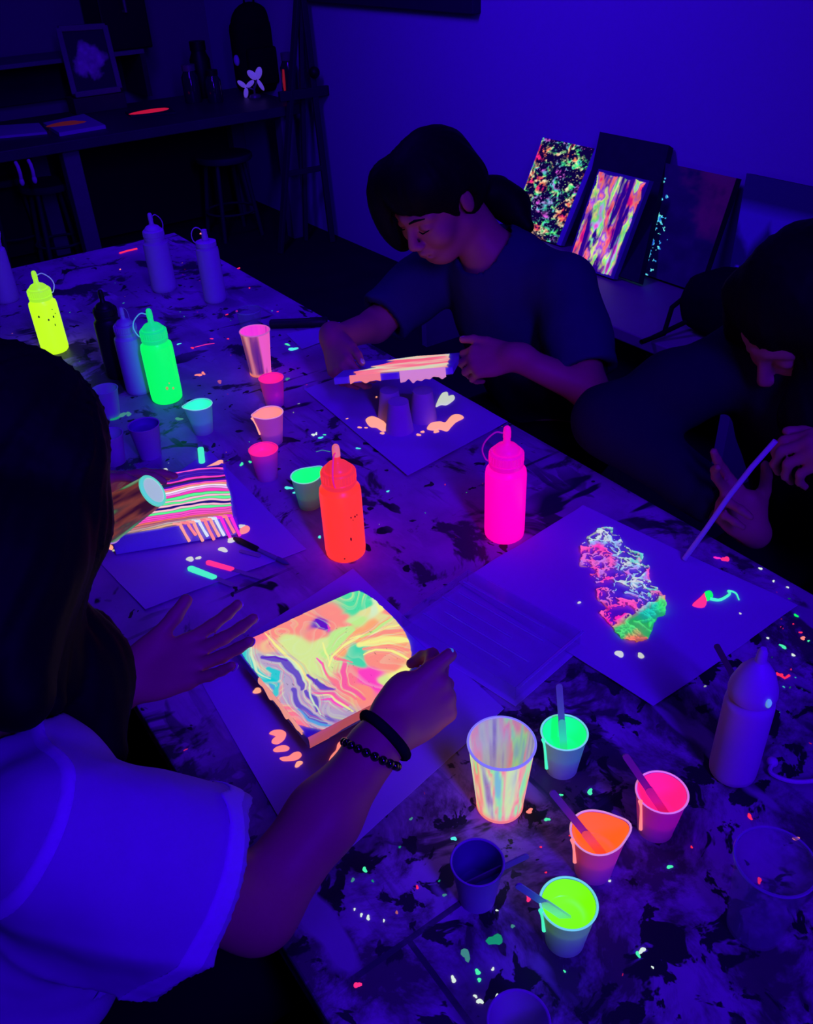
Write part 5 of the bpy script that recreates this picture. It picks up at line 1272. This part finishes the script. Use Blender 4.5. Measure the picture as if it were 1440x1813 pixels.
for S in 'LR':
    v = J[S+'e']-J[S+'s']; e = J[S+'s']+v*.86; dv[S] = (J[S+'s'], nrm(v), np.linalg.norm(v)*.86)
    S_.chain([J[S+'s'], J[S+'s']+v*.45, e+v*.12], [.058, .064, .066], .04)
    S_.P.append(('c', e-v*.04, e+v*.5, .05, .052, .005, '-'))
hems(S_, dv)
up = nrm(hc-J['neck']); S_.P.append(('c', J['neck']-A3(0, 0, .005)+A3(-.01, 0, 0), J['neck']+up*.2, .066, .066, .006, '-'))
wrinkle(S_, .006, 14, 5)
S_.out('t_shirt', cloth_mat('navy_cotton', (.028, .02, .075)), t, .006)
S_ = Field(); legs(S_, J, .012); S_.ell(J['pelvis']-A3(0, 0, .03), A3(.18, .14, .1), None, .05); S_.out('trousers', cloth_mat('black_trousers', (.005, .005, .007)), t, .01)
shoes(J, t, (-1, 0, 0))
G = Field(); L = lambda x, y, z: hc+MH@A3(x, y, z)
G.ell(L(0, -.02, .045), A3(.086, .099, .09), MH, .02)
G.ell(L(0, .035, .075), A3(.075, .06, .055), MH, .03)
G.ell(L(.072, .045, .03), A3(.028, .058, .085), MH, .03)      # hair hanging on the far side of the face
G.ell(L(.07, .075, -.015), A3(.02, .035, .065), MH, .03)
G.ell(L(-.066, -.035, .01), A3(.026, .06, .06), MH, .02)
G.ell(L(0, -.085, -.02), A3(.06, .04, .06), MH, .03)
PT = [dp(848, 332, 1.87), dp(878, 345, 1.88), dp(908, 366, 1.87), dp(934, 402, 1.85)]
G.chain(PT, [.026, .036, .036, .014], .02)
G.P.append(('e', L(-.01, .115, -.045), A3(.062, .075, .085), MH, 0, .012, '-'))
G.P.append(('e', L(-.088, -.004, -.012), A3(.032, .022, .034), MH, 0, .01, '-'))
grooves(G, MH, hc, 16, .003)
G.out('hair', HAIR, t, .005)
B().lathe([(.024, -.007), (.03, -.004), (.03, .004), (.024, .007)], 20, tuple(PT[0]*.6+PT[1]*.4), Matrix(frame(A3(0, 0, 1), PT[1]-PT[0]).tolist()), closed=True).out('hair_tie', BLACKC, t)
for x in (-1, 1):
    B().tube([L(x*.016, .0985, .031), L(x*.03, .094, .036), L(x*.047, .081, .032)], [.002, .003, .0012], 6).out('eyebrow', HAIR, t)
    B().tube([L(x*.020, .0905, .002), L(x*.031, .0925, -.0005), L(x*.043, .083, .002)], [.001, .0016, .001], 6).out('eyelashes', HAIR, t)
nails(tl_, t, (0, 0, 0), (4,)); nails(tr_, t, (0, 0, 0), (4,))

# ---- person in the white T-shirt in front, long dark hair, hands at the swirled canvas
J = dict(pelvis=A3(-.2, .70, .56), neck=A3(-.05, .69, .925), Rs=A3(.004, .555, .945), Ls=A3(-.07, .81, .85), Re=A3(.135, .512, .785), Le=A3(.02, .85, .80))
J.update(Lh=A3(-.15, .80, .55), Rh=A3(-.15, .62, .55), Lk=A3(.28, .80, .55), Rk=A3(.28, .60, .55), La=A3(.26, .80, .09), Ra=A3(.26, .60, .09))
J['Rw'] = dp(682, 1302, .965); J['Lw'] = dp(222, 1210, 1.055)
t = thing('person', 'person in a white T-shirt with long black hair and beaded bracelet, at the front left', 'person')
hc = dp(4, 846, .90); MH = frame((.62, .02, -.78), (.7, .1, .66))
F = Field(); torso(F, J); F.cap(J['neck']-A3(0, 0, .03), hc+MH@A3(0, -.035, -.04), .055, .05, .03); head(F, hc, MH, 1.0)
for S in 'LR': F.chain([J[S+'s'], J[S+'e'], J[S+'w']+(J[S+'e']-J[S+'w'])*.5, J[S+'w']], [.048, .041, .037, .0255], .02)
legs(F, J)
hf = dp(800, 1205, .995)-J['Rw']
tr_ = hand(F, J['Rw'], hf, A3(.5, -.62, .6), A3(.35, .2, .8), curl=((.95, .9, .5), (1.05, 1.0, .5), (1.1, 1.0, .5), (1.15, 1.0, .5)), thumb_dir=(.98, .08, .14), thumb_curl=.03, s=.98)
lf_ = dp(335, 1168, 1.06)-J['Lw']
tl_ = hand(F, J['Lw'], lf_, A3(0, .4, -.9), A3(0, .9, .4), curl=((.1, .2, .15), (.12, .2, .15), (.15, .2, .15), (.2, .2, .15)), thumb_dir=(.86, .42, -.12), thumb_curl=-.12, s=.98, spread=.12)
F.out('body', SKIN, t, .0036)
S_ = Field(); torso(S_, J, .02, hipw=1.05); S_.cap(J['neck']-A3(0, 0, .08), J['neck']-A3(0, 0, .02), .085, .074, .04)
S_.ell(J['pelvis']-A3(0, 0, .0), A3(.15, .22, .12), None, .05)
dv = {}
for S, f_ in (('R', .60), ('L', .55)):
    v = J[S+'e']-J[S+'s']; e = J[S+'s']+v*f_; dv[S] = (J[S+'s'], nrm(v), np.linalg.norm(v)*f_)
    S_.chain([J[S+'s']-v*.1, J[S+'s']+v*.4, e+v*.1], [.06, .075, .082], .05)
    S_.P.append(('c', e-v*.1, e+v*.5, .070, .076, .005, '-'))
for S in 'RL':
    p0, d0, L0 = dv[S]; S_.P.append(('hs', p0, d0, L0, 0, 0, 'x'))
S_.P = [q for q in S_.P if q[0] != 'hs']
def sleeves(p, D):
    for S in 'RL':
        p0, d0, L0 = dv[S]; q = p-p0; tt = q@d0; rr = np.linalg.norm(q-tt[:, None]*d0, axis=1)
        tt = tt+.012*np.sin(np.arctan2(q[:, 2], q[:, 1])*2+.6)
        inarm = (rr < .13) & (tt > L0*.35)
        D = np.where(inarm, np.maximum(D, tt-L0), D)                     # clean hem
        D = np.where(inarm, D-.0022*np.clip((tt-L0+.026)/.003, 0, 1), D)   # folded hem band
        D = D-.003*np.exp(-((tt-.012*np.sin(np.arctan2(q[:, 2], q[:, 1])*2+.6)+.05)/.007)**2)*(rr < .16)               # shoulder seam
    return D
S_.post.append(sleeves)
wrinkle(S_, .007, 12, 9)
S_.post.append(lambda p, D: D-.011*np.clip(1-np.abs(fbm(p[:, 0]*5+p[:, 2]*7, p[:, 1]*6-p[:, 2]*4, p[:, 2]*2, s=19, o=2)-.5)*7, 0, 1)*np.clip((.97-p[:, 2])*8, .12, 1))
up = nrm(hc-J['neck']); S_.P.append(('c', J['neck']-A3(.0, 0, .0), J['neck']+up*.2, .068, .068, .006, '-'))
SH = mat('white_cotton', (.34, .24, .52), .9, spec=.05, var=.05, scale=60, bump=.12)
ts = S_.out('t_shirt', SH, t, .0045)
def band(ob, name, test, off, m):
    """doubled strip of cloth lifted off the shirt surface"""
    me = ob.data; n = len(me.vertices); V = np.empty(n*3, np.float32); me.vertices.foreach_get('co', V); V = V.reshape(-1, 3)
    Nn = np.empty(n*3, np.float32); me.vertices.foreach_get('normal', Nn); Nn = Nn.reshape(-1, 3)
    F = np.empty(len(me.loops), np.int32); me.loops.foreach_get('vertex_index', F); F = F.reshape(-1, 4)
    k, V = test(V); F = F[k[F].any(1)]; u = np.unique(F); mp = np.zeros(n, int); mp[u] = np.arange(len(u))
    return put(name, V[u]+Nn[u]*off, mp[F], m, ob)
def arm_t(V, S):
    p0, d0, L0 = dv[S]; q = V-p0; tt = q@d0; rr = np.linalg.norm(q-tt[:, None]*d0, axis=1)
    return tt, tt+.012*np.sin(np.arctan2(q[:, 2], q[:, 1])*2+.6), rr, L0
HEM = mat('doubled_cotton', (.48, .36, .74), .9, spec=.05, var=.06, scale=60, bump=.12)
for S in 'RL':
    def f1(V, S=S):
        t0, t1, rr, L0 = arm_t(V, S); k = (t1 > L0-.023) & (t1 < L0-.001) & (rr < .125) & (rr > .06); return k, V+(np.clip(t1, L0-.021, L0-.002)-t1)[:, None]*dv[S][1]
    band(ts, 'sleeve_hem', f1, .0012, HEM)
    def f2(V, S=S):
        t0, t1, rr, L0 = arm_t(V, S); t2 = t0+.05; return (np.abs(t2) < .006) & (rr < .15), V+(np.clip(t2, -.0045, .0045)-t2)[:, None]*dv[S][1]
    band(ts, 'shoulder_seam', f2, .0012, HEM)
S_ = Field(); legs(S_, J, .014); S_.ell(J['pelvis']-A3(0, 0, .04), A3(.14, .19, .1), None, .05); S_.out('trousers', cloth_mat('black_trousers', (.005, .005, .007)), t, .01)
shoes(J, t, (1, 0, 0))
G = Field(); L = lambda x, y, z: hc+MH@A3(x, y, z)
G.ell(L(0, -.02, .04), A3(.09, .104, .096), MH, .02)
for x in (-1, 1):
    G.chain([L(x*.07, .01, .05), L(x*.088, .02, -.02), L(x*.085, .03, -.09)], [.04, .045, .04], .03)
G.ell(L(0, -.1, -.05), A3(.08, .05, .11), MH, .04)
rs = [.05, .055, .05, .04, .016]
G.chain([L(.085, .02, -.06), dp(80, 930, .88), dp(30, 1010, .88), dp(30, 1110, .87), dp(90, 1240, .84)], [.05, .05, .05, .05, .014], .04)
G.chain([L(.05, -.06, -.06), dp(10, 1000, .80), dp(-20, 1120, .78), dp(35, 1235, .76)], [.05, .06, .055, .03], .04)
G.chain([L(-.085, .0, -.05), dp(50, 1010, .97), dp(70, 1120, .96), dp(130, 1200, .94), dp(190, 1330, .92)], [.045, .045, .055, .055, .02], .04)
G.P.append(('e', L(0, .125, -.06), A3(.064, .07, .1), MH, 0, .012, '-'))
grooves(G, MH, hc, 15, .006, 8)
G.out('hair', HAIR, t, .005)
loc_ = []
for k in range(26):
    a = random.uniform(0, 1); x0_, y0_ = 215-20*random.random(), 700+260*a
    p0 = dp(130-60*random.random(), y0_-60, .88+random.uniform(-.03, .03)); p1 = dp(170-a*60+random.uniform(-12, 12), y0_, .89); p2 = dp(150-a*90+random.uniform(-18, 16), y0_+70, .89); p3 = dp(120-a*80+random.uniform(-25, 25), y0_+120, .88)
    loc_.append([p0, p1, p2, p3])
for k in range(0):
    x_ = random.uniform(0, 110); loc_.append([dp(x_, 1120, .79), dp(x_+random.uniform(-10, 25), 1190, .78), dp(x_+random.uniform(-15, 45), 1245+random.uniform(-20, 20), .765)])
strands('hair_strands', loc_, t)
# bracelets on the right wrist
wv = nrm(hf)
u_ = nrm(np.cross(wv, A3(0, 0, 1))); v_ = np.cross(wv, u_)
ra = nrm(J['Re']-J['Rw'])
u_ = nrm(np.cross(ra, A3(0, 0, 1))); v_ = np.cross(ra, u_)
c_ = J['Rw']+ra*.014
for k in range(20):
    a = 2*PI*k/20; B().ball(c_+(u_*math.cos(a)*1.0+v_*math.sin(a)*.95)*.0315+ra*(.012+.010*math.cos(a+1.2)), .0052, None, 7).out('bracelet_bead', mat('black_bead', (.004, .004, .006), .08, spec=.8), t)
B().tube([c_-ra*.014+(u_*math.cos(a)+v_*math.sin(a)*.95)*.0315-ra*.004*math.cos(a) for a in np.linspace(0, 2*PI, 40)], .0062, 10).out('braided_band', BLACKC, t)
nails(tr_, t, (0, 0, 0), (4,), mat('mint_nail', (.3, .6, .55), .2, emit=lin((40, 120, 110)), es=.6), r=.006)
nails(tl_, t, (0, 0, 0), (0, 1, 2, 3)); nails(tl_, t, (0, 0, 0), (4,), mat('white_nail', (.7, .7, .75), .2, emit=lin((120, 160, 190)), es=.6))

# ---- person in black at the right edge, holding a thin stick over the torn paint skin
J = dict(pelvis=A3(1.42, .62, .56), neck=A3(1.235, .665, .995), Rs=A3(1.235, .80, .955), Ls=A3(1.26, .50, .965), Re=A3(1.03, .905, .865), Le=A3(1.13, .40, .86))
J.update(Lh=A3(1.38, .53, .55), Rh=A3(1.38, .71, .55), Lk=A3(.94, .48, .53), Rk=A3(.94, .72, .53), La=A3(.98, .48, .09), Ra=A3(.98, .72, .09))
J['Rw'] = dp(1330, 935, 1.40); J['Lw'] = dp(1535, 815, 1.22)
t = thing('person', 'person all in black with long dark hair at the right edge, guiding a thin stick', 'person')
hc = dp(1425, 560, 1.33); MH = frame((-.72, .1, -.68), (-.62, .1, .78))
F = Field(); torso(F, J); F.cap(J['neck']-A3(0, 0, .03), hc+MH@A3(0, -.035, -.04), .055, .05, .03); head(F, hc, MH, 1.0)
for S in 'LR': F.chain([J[S+'s'], J[S+'e'], J[S+'w']], [.046, .038, .0255], .02)
legs(F, J)
hf = dp(1285, 880, 1.36)-J['Rw']
hand(F, J['Rw'], hf, A3(-.2, .8, .35), A3(-.3, -.2, .8), curl=((-.35, .25, .25), (.0, .5, .4), (.9, 1, .6), (1, 1, .6)), thumb_dir=(.6, .75, -.1), thumb_curl=.3)
hand(F, J['Lw'], dp(1400, 785, 1.22)-J['Lw'], A3(.2, -.5, .8), A3(-.4, .4, .6), curl=((.7, .8, .6), (.8, .9, .6), (.9, 1, .6), (1, 1, .6)), thumb_dir=(.8, .5, -.1), thumb_curl=.3)
F.out('body', SKIN, t, .0045)
S_ = Field(); torso(S_, J, .016); S_.cap(J['neck']-A3(0, 0, .06), J['neck'], .085, .065, .04)
for S in 'LR':
    v = J[S+'w']-J[S+'e']; S_.chain([J[S+'s'], (J[S+'s']+J[S+'e'])/2, J[S+'e'], J[S+'e']+v*.72], [.062, .062, .055, .046], .04)
    S_.P.append(('c', J[S+'e']+v*.62, J[S+'e']+v*1.2, .038, .038, .005, '-'))
wrinkle(S_, .006, 14, 15)
S_.out('long_sleeve_top', cloth_mat('dark_top', (.014, .013, .026)), t, .006)
S_ = Field(); legs(S_, J, .014); S_.ell(J['pelvis']-A3(0, 0, .03), A3(.16, .18, .1), None, .05); S_.out('trousers', cloth_mat('black_trousers', (.005, .005, .007)), t, .01)
shoes(J, t, (-1, 0, 0))
G = Field(); L = lambda x, y, z: hc+MH@A3(x, y, z)
G.ell(L(0, -.02, .045), A3(.09, .105, .095), MH, .02)
for x in (-1, 1):
    G.chain([L(x*.072, .02, .05), L(x*.088, .03, -.02), L(x*.085, .03, -.1)], [.04, .04, .032], .03)
G.ell(L(0, -.09, -.05), A3(.085, .05, .1), MH, .04)
G.chain([L(-.07, -.06, -.06), dp(1450, 720, 1.32), dp(1450, 800, 1.30)], [.05, .055, .03], .04)
G.P.append(('e', L(0.0, .12, -.06), A3(.06, .07, .1), MH, 0, .012, '-'))
grooves(G, MH, hc, 15, .004, 12)
G.out('hair', HAIR, t, .006)
a, b_ = at(1212, 990, TZ+.006), dp(1374, 780, 1.235)
m_ = (a+b_)/2+A3(0, .0, .012)
o = B().tube([a, a+(b_-a)*.25+A3(0, 0, .004), m_, a+(b_-a)*.75+A3(0, 0, .010), b_], .0042, 10).out('thin_stick', mat('violet_stick', (.5, .36, .6), .5)); tag(o, 'thin violet stick held over the right-hand paper sheet by the person in black', 'stick')

# ---- fourth person beside the table, mostly hidden, pouring from a tumbler
cb = dp(272, 868, 1.30); cm = dp(188, 922, 1.335)
ax = nrm(cm-cb)
X_ = nrm(np.cross(A3(0, 0, 1), ax)); Mx = Matrix(np.stack([X_, np.cross(ax, X_), ax], 1).tolist())
def poured(a, z, s):
    v = fbm(np.cos(a)*2, np.sin(a)*2, z*1.2, s=121)
    c = ramp((v-.3)*2, [(0, lin((60, 15, 15))), (.35, lin((150, 70, 35))), (.55, lin((90, 60, 45))), (.72, lin((80, 170, 90))), (1, lin((140, 170, 130)))])*.6
    return np.concatenate([c, np.clip(.78+.3*v, 0, 1)[:, None]], 1)
tumbler(cb, 'tumbler tipped over by a hand, pouring paint onto the striped canvas', poured, R=Mx, m=mat('murky_plastic', (.05, .045, .035), .35, attr='paint', es=1.0, alpha='attr', var=.05, spec=.3), rimm=mat('pale_pink_rim', (.7, .5, .6), .4, emit=lin((190, 130, 170)), es=.6), h=.108, r0=.025, r1=.035)
tt = bpy.data.objects[[o.name for o in bpy.data.objects if o.get('label', '').startswith('tumbler tipped')][0]]
B().lathe([(.0208, -.001), (.024, -.001), (.026, .0006), (.026, .0035), (.0208, .0035)], 48, closed=True).out('base_ring', mat('mint_ring', (.3, .6, .5), .4, emit=lin((90, 225, 130)), es=.8), tt)
B().lathe([(0, .0), (.0209, .0), (.0209, .003), (0, .003)], 40).out('base_disc', mat('pale_base', (.5, .6, .5), .5, emit=lin((170, 200, 150)), es=.8), tt)
ps = [cm+ax*.002+A3(-.005, 0, -.02), cm+ax*.01+A3(0, 0, -.035), A3(cm[0]+.01, cm[1], TZ+.048)]
J = dict(pelvis=A3(-.28, 1.42, .56), neck=A3(-.10, 1.40, 1.03), Rs=A3(-.10, 1.23, .98), Ls=A3(-.09, 1.56, .98), Re=A3(-.06, 1.16, .80), Le=A3(-.02, 1.62, .80), Lw=A3(.12, 1.58, .81))
J.update(Lh=A3(-.22, 1.5, .55), Rh=A3(-.22, 1.33, .55), Lk=A3(.22, 1.5, .53), Rk=A3(.22, 1.32, .53), La=A3(.2, 1.5, .09), Ra=A3(.2, 1.32, .09))
mid = cb+ax*.05
J['Rw'] = dp(112, 878, 1.36)
t = thing('person', 'mostly hidden person in dark clothes whose hand tips a tumbler over the striped canvas', 'person')
hc = A3(-.02, 1.38, 1.22); MH = frame((.7, -.05, -.7), (.7, 0, .7))
F = Field(); torso(F, J); F.cap(J['neck']-A3(0, 0, .03), hc+MH@A3(0, -.035, -.04), .055, .05, .03); head(F, hc, MH, 1.0)
for S in 'LR': F.chain([J[S+'s'], J[S+'e'], J[S+'w']], [.046, .038, .0255], .02)
legs(F, J)
hf = dp(215, 846, 1.375)-J['Rw']
hand(F, J['Rw'], hf, A3(.0, .75, .65), A3(.1, -.7, -.6), curl=((.02, .2, .2), (.1, .25, .2), (.2, .3, .3), (.3, .4, .3)), thumb_dir=(.88, .52, -.3), thumb_curl=.1, s=.97)
hand(F, J['Lw'], A3(1, -.2, -.05), A3(0, 0, 1), A3(0, -1, 0), curl=(.2, .2, .25, .3), thumb_dir=(.7, .6, 0))
F.out('body', SKIN, t, .0045)
S_ = Field(); torso(S_, J, .014); S_.cap(J['neck']-A3(0, 0, .06), J['neck'], .085, .065, .04)
for S in 'LR':
    v = J[S+'e']-J[S+'s']; S_.chain([J[S+'s'], J[S+'s']+v*.85], [.06, .064], .04)
S_.out('t_shirt', cloth_mat('dark_top', (.014, .013, .026)), t, .008)
S_ = Field(); legs(S_, J, .014); S_.ell(J['pelvis']-A3(0, 0, .03), A3(.16, .18, .1), None, .05); S_.out('trousers', cloth_mat('black_trousers', (.005, .005, .007)), t, .012)
shoes(J, t, (1, 0, 0))
G = Field(); L = lambda x, y, z: hc+MH@A3(x, y, z); G.ell(L(0, -.02, .045), A3(.085, .1, .09), MH, .02); G.ell(L(0, -.07, -.03), A3(.07, .04, .08), MH, .04)
G.P.append(('e', L(0, .12, -.05), A3(.07, .08, .09), MH, 0, .012, '-')); grooves(G, MH, hc, 15, .003, 14); G.out('hair', HAIR, t, .007)
# what they sit on
DS = mat('dark_seat', (.012, .012, .02), .7)
for pos, lab in (((1.37, 1.36), 'dark stool under the seated person with the ponytail'), ((-.21, .70), 'dark stool under the person in the white T-shirt'), ((1.43, .62), 'dark stool under the person in black at the right'), ((-.29, 1.42), 'dark stool under the hidden person who pours')):
    stool(0, 0, lab, .41, .17, pos=pos, m=DS, grp='stools round the craft table')

# ------------------------------------------------------------------ ultraviolet tubes overhead and an added fill lamp behind the camera
def blacklight(name, loc, aim, size, power, spread=PI, col=(.055, .0, 1.0)):
    l = bpy.data.lights.new(name, 'AREA'); l.shape = 'RECTANGLE'; l.size, l.size_y = size; l.energy = power; l.color = col; l.spread = spread
    o = bpy.data.objects.new(name, l); COL.objects.link(o); o.location = loc
    o.rotation_euler = (Vector(aim)-Vector(loc)).to_track_quat('-Z', 'Y').to_euler()
    return o
blacklight('unseen_blacklight', (.6, 1.0, 2.7), (.75, 1.4, .75), (.2, 1.2), 8.5)
blacklight('unseen_blacklight', (1.0, 2.7, 2.7), (2.69, 3.1, 1.3), (.2, 1.2), 40, spread=math.radians(160))
blacklight('unseen_blacklight', (.2, -.9, 2.3), (.8, 1.7, .85), (.2, 1.2), 13, spread=math.radians(75))  # unseen lamp added behind the camera as front fill
